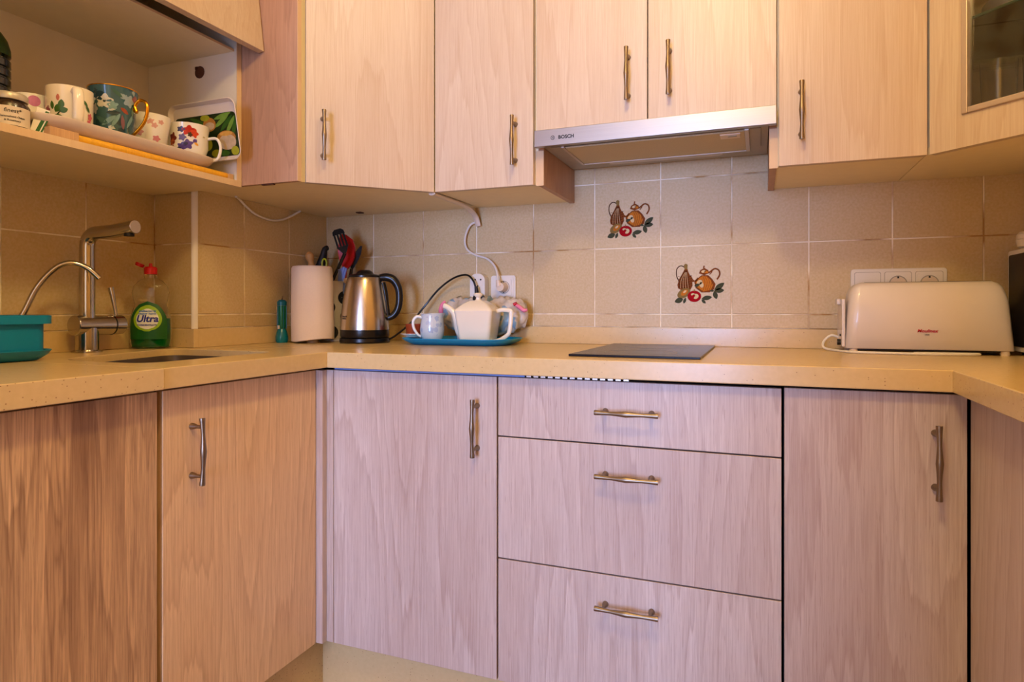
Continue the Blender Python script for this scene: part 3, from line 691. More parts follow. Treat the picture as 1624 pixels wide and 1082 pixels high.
pts = [(-.085, -1.03, .9003), (-.085, -1.028, .95), (-.078, -1.00, .995), (-.066, -.975, 1.06), (-.05, -.945, 1.105), (-.032, -.92, 1.119), (-.012, -.895, 1.108), (.004, -.876, 1.083)]
link('spout', B().tube(pts, [.0065]*8, 14, smooth=5), 'chrome', t)
link('base', B().lathe([(0, 0), (.02, 0), (.02, .006), (.011, .010), (.010, .04), (0, .04)], (-.085, -1.03, .9002), 20), 'chrome', t)

# ------------------------------------------------------------------ teal tub and its tray (left)
def tub(x0, x1, y0, y1, z0, z1, rb, rt, flare, rim, th=.003):
    b = B()
    def R(off, z, r): return [(x, y, z) for x, y in rrect(x0-off, x1+off, y0-off, y1+off, r, 6)]
    rings = [R(0, z0, rb), R(flare*.8, z0+(z1-z0)*.82, rt), R(flare*.85+.004, z0+(z1-z0)*.84, rt), R(flare+rim*.4, z0+(z1-z0)*.86, rt), R(flare+rim, z1-.018, rt), R(flare+rim, z1-.001, rt), R(flare+rim-.002, z1, rt), R(flare, z1, rt), R(flare-th, z1-.002, rt), R(-th, z0+th, rb)]
    b.loft(rings, caps=True); return b
o = link('dish_tub', tub(-.075, .088, -1.34, -1.050, .916, .996, .02, .03, .004, .009), 'teal'); tag(o, 'teal rectangular plastic tub at the left edge of the worktop', 'tub')
def dish(x0, x1, y0, y1, z0, h, r, flare, th=.0025, r2=None):
    b = B(); r2 = r2 or r+flare
    def R(off, z, rr): return [(x, y, z) for x, y in rrect(x0-off, x1+off, y0-off, y1+off, max(rr, .003), 8)]
    b.loft([R(-.006, z0, r-.006), R(0, z0+.002, r), R(flare*.7, z0+h*.55, r+flare*.7), R(flare, z0+h-.0015, r2), R(flare, z0+h, r2), R(flare-th, z0+h, r2-th), R(flare*.7-th, z0+h*.55+th*.6, r+flare*.7-th), R(-th, z0+th+.001, r-th), R(-.012, z0+th, r-.012)])
    return b
o = link('tub_tray', dish(-.085, .078, -1.35, -1.050, .9003, .023, .025, .022), 'teal'); tag(o, 'teal drip tray lying under the teal tub', 'tray')

# ------------------------------------------------------------------ washing-up liquid
t = thing('dish_soap_bottle', 'clear squeezy bottle of green washing-up liquid with red flip cap', 'bottle', (-.080, -.668, .9003), math.radians(33))
SB = [(.0, 0), (.036, 0), (.042, .004), (.044, .02), (.0445, .06), (.043, .085), (.036, .112), (.0335, .122), (.037, .138), (.0395, .155), (.036, .172), (.026, .187), (.0135, .195), (.0125, .205), (.0, .205)]
link('bottle_body', B().lathe(SB[:-1]+[(r_-.0011, z_+(.0012 if z_ < .01 else 0)) for r_, z_ in reversed(SB[1:-1])]+[(0, .0012)], seg=48, sx=1.2, sy=.66), 'clear', t, world=False)
link('liquid', B().lathe([(0, .0016), (.0345, .0016), (.0400, .005), (.0425, .02), (.043, .06), (.0418, .083), (0, .083)], seg=48, sx=1.18, sy=.62), 'liquid', t, world=False)
def curved_label(prof_r, zc, hz, wa, sx, sy, off, mat, name, shape, parent, lab=None):
    b = B(); nx, nz = 20, 12; vs = []
    for j in range(nz+1):
        z = zc-hz+2*hz*j/nz; wj = shape((z-zc)/hz)*wa
        for i in range(nx+1):
            a = -PI/2 + wj*(2*i/nx-1); r = prof_r(z)+off
            vs.append((r*sx*math.cos(a), r*sy*math.sin(a), z))
    fs = [(j*(nx+1)+i, j*(nx+1)+i+1, (j+1)*(nx+1)+i+1, (j+1)*(nx+1)+i) for j in range(nz) for i in range(nx)]
    b.add(vs, fs); return link(name, b, mat, parent, lab, world=False)
def pr(z):
    for (r0, z0), (r1, z1) in zip(SB[1:], SB[2:]):
        if z0 <= z <= z1: return r0+(r1-r0)*(z-z0)/(z1-z0+1e-9)
    return .04
curved_label(pr, .078, .052, 1.05, 1.2, .66, .0006, 'green_label', 'label', lambda s: (1-max(0, s)**2.2)**.5 if s < 1 else 0.02, t)
curved_label(pr, .084, .036, .74, 1.2, .66, .0010, 'lime_print', 'label_ring', lambda s: max(0.02, 1-s*s)**.5, t)
curved_label(pr, .082, .028, .56, 1.2, .66, .0014, 'white_print', 'label_disc', lambda s: max(0.02, 1-s*s)**.5, t)
def wrap_text(name, body, size, zc, mat, parent, sx, sy, off, bold=0, shear=0, prf=pr):
    o = text(name, body, size, Matrix.Identity(4), mat, parent, align='CENTER', bold=bold, shear=shear)
    # text() put it in the parent's space as if world coords: rebuild in local space
    me = o.data; inv = wm(parent); zs = None
    for v in me.vertices:
        p = inv @ v.co; x, y, h = p.x, p.y, p.z
        z = zc+y; r = prf(z)+off+h; rr = prf(zc)*sx
        a = -PI/2 + x/rr; v.co = (r*sx*math.cos(a), r*sy*math.sin(a), z)
    return o
wrap_text('lettering', 'Ultra', .026, .074, 'blue_print', t, 1.2, .66, .0030, .0007, .15)
wrap_text('lettering', 'antibacterial', .0085, .101, 'blue_lt', t, 1.2, .66, .0030, .0001)
wrap_text('lettering', 'cleaner hands', .008, .094, 'blue_lt', t, 1.2, .66, .0030, .0001)
wrap_text('lettering', 'CONCENTRATE', .0065, .063, 'blue_print', t, 1.2, .66, .0030, .0001)
link('cap', B().lathe([(0, .2052), (.0165, .2052), (.0168, .222), (.014, .226), (0, .226)], seg=24, sx=1.0, sy=1.0).lathe([(.005, .226), (.004, .236), (0, .236)], seg=12), 'red', t, world=False)
X = Matrix.Translation((-.016, 0, .228)) @ Matrix.Rotation(math.radians(-155), 4, 'Y')
link('cap_lid', B().lathe([(0, -.003), (.011, -.003), (.012, 0), (.0105, .006), (0, .007)], c=(.012, 0, 0), seg=20, X=X), 'red', t, world=False)

# ------------------------------------------------------------------ corner group
t = thing('pepper_mill', 'small teal translucent torch-shaped mill standing by the paper roll', 'mill', (.046, -.291, .9003))
link('base', B().lathe([(0, 0), (.017, 0), (.0195, .006), (.0195, .02), (.0165, .034), (.0125, .045), (0, .045)], seg=24), 'teal_tr', t, world=False)
link('barrel', B().lathe([(0, .0455), (.0125, .0455), (.0135, .06), (.0142, .12), (0, .12)], seg=20), 'green_tr', t, world=False)
link('cap', B().lathe([(0, .1205), (.0152, .1205), (.0155, .133), (.009, .139), (0, .139)], seg=24), 'teal_dk', t, world=False)
b = B()
for i in range(6):
    a = i*PI/3; b.box(-.0016, .0016, .0135, .0152, .046, .12, Matrix.Rotation(a, 4, 'Z'))
link('rib', b, 'teal_dk', t, world=False)
link('loop', B().tube([(0, 0, .139), (.002, 0, .146), (.003, 0, .152)], [.0025, .0012, .001], 8), 'brown', t, world=False)
link('sticker', B().box(-.003, .004, -.0165, -.0145, .045, .056), 'cream_pl', t, world=False)
# paper roll
t = thing('paper_towel_roll', 'thick upright roll of cream kitchen paper in the corner', 'paper roll', (.137, -.25, .9003))
b = B(); seg = 72; rings = []
for z, dr in ((.004, -.004), (.006, 0), (.06, .0005), (.12, -.0005), (.18, -.001), (.242, -.0035), (.248, -.007)):
    ring = []
    for i in range(seg):
        a = 2*PI*i/seg; r = .0675+dr+.0012*math.sin(3*a+z*20)+.0006*math.sin(7*a)
        sl = .009*max(0, math.cos(a+.2)) if z < .01 else 0
        ring.append((r*math.cos(a)-(.004 if z > .2 else 0), r*math.sin(a), z+sl))
    rings.append(ring)
core = [[(.02*math.cos(2*PI*i/seg), .02*math.sin(2*PI*i/seg), z) for i in range(seg)] for z in (.249, .02)]
b.loft(rings+core, caps=False)
link('paper', b, 'paper', t, world=False, angle=60)
link('cardboard_core', B().lathe([(.0195, .0), (.0195, .2475), (.0175, .2475), (.0175, .0)], seg=32), 'beech_h', t, world=False)
# utensil pot with black dots
t = thing('utensil_pot', 'white cylindrical utensil pot with large black dots behind the kettle', 'pot', (.116, -.108, .9003))
PR = .056
link('pot_body', B().lathe([(0, 0), (PR-.004, 0), (PR-.002, .003), (PR, .2), (PR, .205), (PR-.003, .205), (PR-.004, .01), (0, .008)], seg=40), 'white_pl', t, world=False)
b = B()
for az, zc in ((-18, .148), (-10, .084), (-75, .115), (-130, .15), (-135, .07), (45, .11), (-65, .03)):
    vs = [( (PR+.0006)*math.cos(math.radians(az)), (PR+.0006)*math.sin(math.radians(az)), zc)]
    for k in range(24):
        a = 2*PI*k/24; aa = math.radians(az)+.0235*math.cos(a)/PR; vs.append(((PR+.0006)*math.cos(aa), (PR+.0006)*math.sin(aa), zc+.0235*math.sin(a)))
    b.add(vs, [(0, k+1, (k+1) % 24+1) for k in range(24)])
link('black_dot', b, 'black_mat', t, world=False)
bx, by, bz = .116, -.108, .912
def stick(a, c, r): return B().tube([a, c], r, 10)
o = thing('slotted_spatula', 'black slotted spatula leaning in the dotted pot', 'utensil', (bx, by, bz))
A = Vector((.118, -.110, bz)); J = Vector((.137, -.150, 1.104)); H = Vector((.186, -.146, 1.198)); Tp = Vector((.153, -.144, 1.282))
def blade(h, tp, w0, w1, th, ndir, slots=0):
    """utensil head between h and tp with optional slots (bars between)"""
    ax = (tp-h); L = ax.length; ax.normalize(); nn = Vector(ndir).normalized(); sd = ax.cross(nn).normalized(); b = B()
    X = Matrix((sd, ax, nn)).transposed().to_4x4(); X.translation = h
    if not slots:
        b.prism([(-w0*.3, 0), (w0*.3, 0), (w1*.85, L*.3), (w1, L*.7), (w1*.2, L), (-w1*.3, L*.97), (-w1, L*.7), (-w1*.85, L*.3)], -th/2, th/2, X)
    else:
        b.prism([(-w0*.35, 0), (w0*.35, 0), (w1, L*.30), (-w1, L*.30)], -th/2, th/2, X)
        b.prism([(-w1, L*.78), (w1, L*.78), (w1*.9, L*.92), (w1*.5, L), (-w1*.5, L), (-w1*.9, L*.92)], -th/2, th/2, X)
        m = slots+1
        for i in range(m):
            c = -w1 + (i+.5)*2*w1/m; hw = w1/m*.62; b.box(c-hw, c+hw, L*.30, L*.78, -th/2, th/2, X)
    return b
link('shaft', B().tube([A, J, H], [.005, .0055, .006], 10), 'black_pl', o)
link('blade', blade(H, Tp, .014, .021, .003, (.5, -.85, .1), 3), 'black_pl', o, bevel=.0006)
o = thing('red_ladle', 'large red serving utensil upright in the dotted pot', 'utensil', (bx, by, bz))
pl = [(.121+(u-531)*.00255, 1.275-(v-368)*.00218) for u, v in ((539, 370), (549, 372), (559, 380), (562.5, 392), (561.5, 408), (556, 421), (550, 428), (545, 427), (538, 413), (535, 398))]
b = B(); n = len(pl); cx_, cz_ = sum(p[0] for p in pl)/n, sum(p[1] for p in pl)/n
b.loft([[(cx_+(x-cx_)*k, -.112+dy_, cz_+(z-cz_)*k) for x, z in pl] for k, dy_ in ((.55, .016), (.9, .012), (1, 0), (.93, .0005), (.5, .011))])
link('bowl', b, 'red', o, angle=50)
link('shaft', B().tube([(.128, -.100, bz), (.158, -.104, 1.150)], .006, 10), 'red', o)
o = thing('pointed_knife', 'dark pointed blade leaning right out of the dotted pot', 'utensil', (bx, by, bz))
H = Vector((.172, -.088, 1.150)); Tp = Vector((.221, -.100, 1.227))
link('shaft', B().tube([(.135, -.095, bz), H], .006, 10), 'black_pl', o); link('blade', blade(H, Tp, .016, .010, .003, (.36, -.93, .1)), 'black_mat', o)
o = thing('blue_brush', 'small pale blue toothed utensil low in the dotted pot', 'utensil', (bx+.025, by-.02, bz))
A = Vector((bx+.02, by-.02, bz)); H = Vector((.172, -.128, 1.10))
b = stick(A, H, .004)
for k in range(4): b.tube([H+Vector((.005*k-.008, -.02, .005)), H+Vector((.009*k-.002, -.026, .052-.004*abs(k-2)))], [.0044, .004], 8)
link('teeth', b, 'blue_pl', o)
o = thing('wooden_tool', 'turned wooden handle showing above the paper roll', 'utensil', (.09, -.12, bz))
A = Vector((.086, -.112, bz)); H = Vector((.040, -.125, 1.128)); ax = (H-A).normalized()
link('shaft', B().tube([A, H, H+ax*.030, H+ax*.047, H+ax*.060, H+ax*.074, H+ax*.084], [.004, .0115, .013, .0095, .0145, .0145, .005], 16, smooth=2), 'beech_h', o)
o = thing('black_scissors', 'black-handled tool showing above the paper roll', 'utensil', (.10, -.12, bz))
A = Vector((.094, -.084, bz)); H = Vector((.044, -.104, 1.12))
link('shaft', B().tube([A, H, H+Vector((.010, 0, .045)), H+Vector((.022, 0, .080)), H+Vector((.028, 0, .100)), H+Vector((.038, 0, .104))], [.005, .015, .016, .012, .010, .009], 12, smooth=2), 'black_mat', o)
o = thing('yellow_peeler', 'black and yellow-green loop handle by the paper roll top', 'utensil', (.115, -.12, bz))
A = Vector((.112, -.128, bz)); cc = Vector((.097, -.140, 1.166))
b = B().tube([A, cc-Vector((0, 0, .02))], .0045, 10).mat(1).tube([cc+Vector((.0095*math.cos(2*PI*i/20), 0, .017*math.sin(2*PI*i/20))) for i in range(21)], .0028, 8)
link('shaft', b, ['black_mat', 'yellow'], o)

# ------------------------------------------------------------------ kettle
t = thing('electric_kettle', 'brushed steel electric kettle with black handle and lid', 'kettle', (.296, -.190, .9003), math.radians(21))
link('power_base', B().lathe([(0, 0), (.078, 0), (.081, .004), (.080, .014), (.074, .018), (0, .018)], seg=48), 'black_pl', t, world=False)
link('lower_band', B().lathe([(0, .0185), (.077, .0185), (.0785, .024), (.0785, .042), (0, .042)], seg=48), 'black_pl', t, world=False)
link('body', B().lathe([(0, .0425), (.0785, .0425), (.0785, .048), (.0765, .08), (.071, .13), (.0635, .175), (.058, .198), (.055, .208), (.0535, .211), (0, .211)], seg=64), 'steel_v', t, world=False, angle=50)
link('lid', B().lathe([(0, .2105), (.052, .2105), (.052, .217), (.046, .221), (.030, .223), (.024, .231), (.016, .236), (0, .237)], seg=40), 'black_pl', t, world=False)
b = B().tube([(.048, 0, .211), (.070, 0, .213), (.092, 0, .205), (.1085, 0, .180), (.113, 0, .145), (.108, 0, .112), (.095, 0, .090), (.076, 0, .080)], [.010, .0125, .0125, .011, .0105, .0105, .010, .009], 14, smooth=4, flat=1.1)
b.tube([(.058, 0, .195), (.0655, 0, .165), (.071, 0, .125), (.0755, 0, .085)], [.009, .009, .008, .008], 12, smooth=3)
link('handle', b, 'black_pl', t, world=False)
b = B().loft([[(-.060, -.012, .190), (-.060, .012, .190), (-.052, .018, .209), (-.052, -.018, .209)], [(-.068, -.004, .197), (-.068, .004, .197), (-.068, .008, .209), (-.068, -.008, .209)]])
link('spout', b, 'steel_v', t, world=False)
kr = lambda z: .0765
for i, (s_, z_) in enumerate((('Russell', .083), ('Hobbs', .0765))):
    o = text('lettering', s_, .008, Matrix.Identity(4), 'black_print', t, align='LEFT')
    for v in o.data.vertices:
        p = wm(t) @ v.co; a = -PI/2 - math.radians(52) + p.x/.0765; r = (.0770 if z_ > .08 else .0773)+.0004+p.z; v.co = (r*math.cos(a), r*math.sin(a), z_+p.y)
pts = [(.370, -.165, .910), (.382, -.135, .925), (.405, -.08, .965), (.440, -.05, 1.02), (.489, -.045, 1.075), (.545, -.045, 1.112), (.595, -.05, 1.122), (.623, -.058, 1.103), (.634, -.058, 1.075)]
o = link('cord', B().tube(pts, .0033, 10, smooth=8), 'black_pl', t, 'black cord arching up to the left wall socket')
b = B().tube([(.634, -.058, 1.083), (.637, -.058, 1.055), (.641, -.056, 1.035)], [.0055, .0075, .010], 14).tube([(.643, -.069, 1.043), (.643, -.0465, 1.043)], [.0165, .0175], 20)
link('plug', b, 'black_pl', o)

# ------------------------------------------------------------------ tray with tea things
tx, ty = .630, -.155
o = link('serving_tray', dish(.474, .790, -.245, -.070, .9003, .020, .06, .027), 'teal_tray', angle=40); tag(o, 'flat teal serving tray under the teapot and cream jug', 'tray')
o = link('saucer', B().lathe([(0, .0), (.022, 0), (.025, .003), (.040, .010), (.040, .0115), (.024, .0055), (0, .004)], (.452, -.150, .9190), 32), 'white_china'); tag(o, 'white saucer beneath the terracotta ramekin', 'saucer')
o = link('ramekin', B().lathe([(0, 0), (.0255, 0), (.0275, .004), (.0285, .032), (.0295, .034), (.0295, .037), (.0265, .037), (.0255, .006), (0, .005)], (.458, -.150, .9245), 36), 'terracotta'); tag(o, 'small terracotta ramekin beside the cream jug on the tray edge', 'ramekin')
t = thing('cream_jug', 'small pale blue floral cream jug left of the teapot', 'jug', (.530, -.165, .9035), math.radians(20))
b = B().lathe([(0, 0), (.026, 0), (.029, .004), (.036, .022), (.0385, .040), (.0365, .060), (.033, .078), (.035, .090), (.033, .090), (.031, .078), (.034, .05), (.030, .012), (0, .008)], seg=40)
for i, v in enumerate(b.v):
    if v[2] > .07 and v[0] > 0: k = (v[2]-.07)/.02; b.v[i] = (v[0]*(1+.22*k*max(0, v[0])/.035), v[1], v[2]+.004*k*v[0]/.035)
link('body', b, 'bluefl', t, world=False, angle=60)
link('handle', B().tube([(-.030, 0, .078), (-.048, 0, .082), (-.060, 0, .068), (-.058, 0, .045), (-.044, 0, .024), (-.030, 0, .018)], [.0045, .0052, .005, .0045, .0042, .004], 12, smooth=5), 'white_china', t, world=False)
# teapot
t = thing('square_teapot', 'cream square-bodied china teapot on the teal tray', 'teapot', (.690, -.165, .9035), math.radians(7))
b = B(); rings = []
for hw, z, r in ((.044, 0, .010), (.047, .003, .012), (.0525, .045, .012), (.0595, .096, .010), (.0605, .100, .010), (.0585, .104, .010), (.040, .121, .008), (.024, .131, .006)):
    rings.append([(x, y, z) for x, y in rrect(-hw, hw, -hw, hw, r, 5)])
b.loft(rings); link('body', b, 'china', t, world=False, angle=28)
link('lid_knob', B().lathe([(0, .1315), (.012, .1315), (.0075, .136), (.007, .142), (.013, .147), (.0145, .151), (.010, .155), (0, .156)], seg=28), 'china', t, world=False)
b = B(); b.tube([(-.044, 0, .018), (-.060, 0, .038), (-.070, 0, .068), (-.080, 0, .095), (-.100, 0, .112), (-.112, 0, .116)], [.017, .0145, .0105, .009, .0085, .0085], 14, smooth=4, flat=1)
link('spout', b, 'china', t, world=False)
link('handle', B().tube([(.055, 0, .098), (.075, 0, .103), (.100, 0, .101), (.1045, 0, .094), (.102, 0, .060), (.098, 0, .036), (.092, 0, .026), (.070, 0, .012), (.046, 0, .006)], [.005, .005, .0052, .0055, .0052, .005, .005, .0048, .0045], 10, smooth=3, flat=1.3), 'china', t, world=False)
# bag behind
t = thing('bread_bag', 'crinkled clear printed bag with pink clips behind the teapot', 'bag', (.665, -.060, .905))
b = B(); rings = []; rnd = random.Random(3)
for i in range(33):
    s = i/32; x = -.150+.300*s; rr = (.014+.050*min(1, math.sin(PI*min(1, s*.97+.015))**.42)) if 0 < i < 32 else .007
    ring = []
    for k in range(30):
        a = 2*PI*k/30; w = 1+.12*math.sin(5*a+i*1.1)+.07*math.sin(9*a-i*1.7)+rnd.uniform(-.06, .06)
        ring.append((x, .030*(rr/.064)*w*math.cos(a), .074+.012*math.sin(PI*s)+.012*math.cos(2*PI*s) + rr*.98*w*math.sin(a)))
    rings.append(ring)
b.loft(rings); b.v = [(x, y, max(z, .021)) for x, y, z in b.v]
link('bag_film', b, 'bag', t, world=False, angle=80)
link('clip', B().tube([(-.152, -.006, .080), (-.153, -.012, .100), (-.146, -.012, .120), (-.138, -.008, .130)], [.006, .008, .007, .004], 10, smooth=3), 'pink', t, world=False, label='pink clip')
link('clip', B().tube([(.120, -.024, .116), (.134, -.026, .108), (.146, -.026, .100), (.156, -.024, .103)], [.006, .007, .0065, .004], 10, smooth=3), 'pink', t, world=False, label='pink clip')
link('red_tag', B().tube([(.112, -.028, .118), (.122, -.028, .124)], [.0055, .004], 10), 'red', t, world=False)
t = link('blue_cup', B().lathe([(0, 0), (.017, 0), (.019, .003), (.026, .05), (.027, .06), (.025, .06), (.017, .006), (0, .005)], (.612, -.108, .9035), 28), 'bluefl'); tag(t, 'small blue patterned cup half hidden between jug and teapot', 'cup')

# ------------------------------------------------------------------ sockets and cables
def plate(b, x0, x1, z0, z1, y0, y1, r=.008):
    X = Matrix(((1, 0, 0, 0), (0, 0, -1, 0), (0, 1, 0, 0), (0, 0, 0, 1)))
    b.prism(rrect(x0, x1, z0, z1, r, 5), -y1, -y0, X); return b
def socket(parent, cx, cz, yf, earth=True):
    link('socket_insert', plate(B(), cx-.027, cx+.027, cz-.027, cz+.027, yf-.0025, yf, .006), 'white_pl', parent)
    b = B().mat(0).tube([(cx, yf-.0026, cz), (cx, yf-.0046, cz)], [.0195, .0195], 28)
    link('socket_rim', B().tube([(cx+.020*math.cos(2*PI*i/28), yf-.003, cz+.020*math.sin(2*PI*i/28)) for i in range(29)], .0013, 6), 'hood_in', parent)
    b = B().tube([(cx, yf-.0026, cz), (cx, yf-.0032, cz)], .0188, 28)
    link('socket_face', b, 'cream_pl', parent)
    b = B()
    for s in (-1, 1): b.tube([(cx+s*.0095, yf-.0031, cz), (cx+s*.0095, yf-.0038, cz)], .0025, 10)
    for s in (-1, 1): b.box(cx-.002, cx+.002, yf-.0042, yf-.003, cz+s*.0165-.0025, cz+s*.0165+.0025)
    link('socket_holes', b, 'black_mat', parent)
t = thing('wall_socket', 'white double wall socket behind the teapot with a white plug in it', 'socket', (.705, 0, 1.08))
link('plate', plate(B(), .6655, .753, 1.042, 1.120, -.009, -.0005), 'white_pl', t, bevel=.0015)
link('inner_frame', plate(B(), .681, .747, 1.048, 1.114, -.0105, -.009, .007), 'white_pl', t, bevel=.0006)
socket(t, .713, 1.081, -.0105)
t = thing('plug_adapter', 'white rounded plug adapter standing out from the wall above the teapot', 'adapter', (.628, -.02, 1.08))
link('housing', plate(B(), .600, .655, 1.030, 1.127, -.036, -.0005, .024), 'white_pl', t, bevel=.003)
b = B().tube([(.631, -.0362, 1.098), (.631, -.0368, 1.098)], .0195, 24); link('socket_face', b, 'white_pl', t)
b = B()
for a in (40, 140, 265): b.tube([(.631+.013*math.cos(math.radians(a)), -.0366, 1.098+.013*math.sin(math.radians(a))), (.631+.013*math.cos(math.radians(a)), -.0376, 1.098+.013*math.sin(math.radians(a)))], .003, 8)
link('socket_holes', b, 'black_mat', t)
t = thing('appliance_cord', 'white cable curving down from the conduit to its white plug', 'cord', (.62, -.02, 1.2))
pts = [(.612, -.012, 1.300), (.592, -.014, 1.290), (.577, -.014, 1.262), (.573, -.014, 1.233), (.583, -.014, 1.208), (.612, -.014, 1.190), (.655, -.016, 1.176), (.685, -.022, 1.150), (.700, -.034, 1.118), (.706, -.044, 1.095)]
link('cable', B().tube(pts, .0035, 10, smooth=7), 'white_pl', t)
link('plug', B().tube([(.706, -.046, 1.104), (.708, -.043, 1.084)], [.0065, .0095], 14).tube([(.713, -.047, 1.081), (.713, -.0145, 1.081)], [.0135, .0165], 22), 'cream_pl', t)
b = B(); P = [Vector(p) for p in ((.612, -.318, 1.3435), (.612, -.24, 1.3435), (.614, -.10, 1.340), (.617, -.03, 1.318), (.622, -.014, 1.286))]
b.tube(P, [.011, .012, .012, .011, .010], 10, flat=.45, up=(0, 0, 1), smooth=5)
tag(link('cable_conduit', b, 'cream_pl'), 'flat white cable conduit coming from under the wall cabinets', 'conduit')
t = link('hanging_cable', B().tube([(.03, -.47, 1.3475), (.012, -.437, 1.345), (.009, -.405, 1.327), (.009, -.365, 1.309), (.009, -.302, 1.300), (.009, -.250, 1.307), (.009, -.205, 1.325), (.02, -.17, 1.3475)], .0035, 10, smooth=8), 'white_pl')
tag(t, 'white cable sagging below the left corner wall cabinet', 'cable')
t = thing('triple_socket', 'white triple socket plate on the wall behind the toaster', 'socket', (1.838, 0, 1.08))
link('plate', plate(B(), 1.727, 1.949, 1.036, 1.117, -.009, -.0005), 'white_pl', t, bevel=.0015)
for i, cx in enumerate((1.767, 1.838, 1.909)):
    link('inner_frame', plate(B(), cx-.0315, cx+.0315, 1.0445, 1.1085, -.0095, -.0088, .005), 'hood_in', t)
    if i: socket(t, cx, 1.0765, -.0098)
    link('cover', plate(B(), cx-.0303, cx+.0303, 1.0458, 1.1073, -.0102, -.0090, .005), 'white_pl', t)

# ------------------------------------------------------------------ toaster
t = thing('toaster', 'long cream-white two-slice toaster standing in front of the triple socket', 'toaster', (1.87, -.11, .9))
b = B(); rings = []
# profile across the depth lofted along the length
x0, x1 = 1.697, 2.046
def sect(x, inset, top):
    y0, y1, zb, zt = -.170+inset, -.050-inset, .911, top
    pts = [(y0, zb+.002), (y0+.002, zb)] + [(y1-.002, zb), (y1, zb+.002)]
    pts += [(y1-.006, zt-.03)] + [(y1-.012-.02*(1-math.cos(math.radians(a))), zt-.024+.024*math.sin(math.radians(a))) for a in range(15, 91, 15)]
    pts += [(y0+.012+.02*(1-math.cos(math.radians(a))), zt-.024+.024*math.sin(math.radians(a))) for a in range(90, 14, -15)] + [(y0+.006, zt-.03)]
    return [(x, y, z) for y, z in pts]
for dx, ins, tp in ((0, .012, 1.040), (.002, .006, 1.052), (.006, .002, 1.063), (.014, 0, 1.071), (.026, 0, 1.0755)):
    rings.append((dx, ins, tp))
def xoff(z0): return z0
R1 = [sect(x0+d, i, z) for d, i, z in rings]; R2 = [sect(x1-d, i, z) for d, i, z in reversed(rings)]
allr = R1+R2
# taper the ends: shift top inwards
out = []
for r in allr:
    out.append([(x + (.012 if x < 1.87 else -.014)*max(0, (z-.911)/.165)**1.3*(1 if abs(x-1.87) > .14 else 0), y, z) for x, y, z in r])
b.loft(out); link('shell', b, 'toaster', t, angle=50)
link('slot', B().box(1.745, 2.01, -.122, -.098, 1.0752, 1.0768), 'black_mat', t)
link('end_panel', B().box(1.689, 1.6975, -.158, -.062, .914, 1.035), 'toaster', t, bevel=.003)
link('lever', B().box(1.681, 1.690, -.125, -.095, 1.020, 1.036), 'toaster', t, bevel=.003)
link('browning_dial', B().tube([(1.6895, -.135, .925), (1.681, -.135, .925)], .0075, 16), 'black_pl', t)
link('stop_button', B().tube([(1.6895, -.14, .943), (1.686, -.14, .943)], .003, 12), 'black_pl', t)
for x, y in ((1.715, -.158), (2.028, -.158), (1.715, -.062), (2.028, -.062)):
    link('foot', B().lathe([(0, 0), (.009, 0), (.010, .004), (.009, .0112), (0, .0112)], (x, y, .9001), 16), 'cream_pl', t)
link('underside', B().box(1.71, 2.035, -.160, -.06, .9075, .9112), 'black_mat', t)
X = frame_at((1.850, -.1695, .953), (1, 0, 0))
text('lettering', 'Moulinex', .0112, X, 'red_print', t, shear=.3, bold=.0001, depth=.0008)
text('lettering', 'subito', .004, frame_at((1.866, -.1695, .9465), (1, 0, 0)), 'black_print', t, depth=.0006)
pts = [(1.692, -.10, .935), (1.672, -.098, .938), (1.655, -.10, .925), (1.652, -.11, .910), (1.665, -.125, .9045), (1.70, -.14, .9035), (1.78, -.176, .9035), (1.86, -.190, .9035), (1.94, -.183, .9035), (1.97, -.155, .9035), (1.93, -.13, .9035), (1.82, -.165, .9075)]
pts = [(1.690, -.085, .935), (1.672, -.088, .940), (1.655, -.092, .926), (1.652, -.105, .910), (1.668, -.125, .9045), (1.71, -.19, .9035), (1.78, -.205, .9035), (1.88, -.212, .9035), (1.95, -.198, .9035), (1.972, -.180, .9035), (1.93, -.176, .9035), (1.84, -.186, .9035)]
link('cord', B().tube(pts, .0032, 10, smooth=7), 'white_pl', t, 'white cord looped beside and under the toaster')

# ------------------------------------------------------------------ microwave + jar at right edge
t = thing('microwave_oven', 'white microwave with a black door at the right edge beside the toaster', 'microwave', (2.25, -.28, .9))
X = Matrix(((0, 0, -1, 2.060), (-1, 0, 0, -.070), (0, 1, 0, .909), (0, 0, 0, 1)))
link('casing', B().prism(rrect(0, .45, 0, .240, .008, 5), -.33, -.012, X), 'white_pl', t, bevel=.001)
link('door_frame', B().prism(rrect(0, .45, 0, .240, .008, 5), -.0115, 0, X), 'white_pl', t, bevel=.002)
link('door_glass', B().prism(rrect(.010, .33, .012, .229, .006, 5), 0, .0015, X), 'hob', t)
for y in (-.10, -.48):
    for x in (2.09, 2.36): link('foot', B().lathe([(0, 0), (.011, 0), (.012, .0088), (0, .0088)], (x, y, .9001), 16), 'black_mat', t)
t = thing('lidded_pot', 'white round lidded pot on top of the microwave', 'pot', (2.103, -.125, 1.150))
link('body', B().lathe([(0, 0), (.030, 0), (.040, .006), (.0425, .018), (.0425, .0225), (0, .0225)], seg=36), 'white_pl', t, world=False)
link('lid', B().lathe([(0, .023), (.0425, .023), (.042, .034), (.036, .040), (0, .0425)], seg=36), 'white_pl', t, world=False)

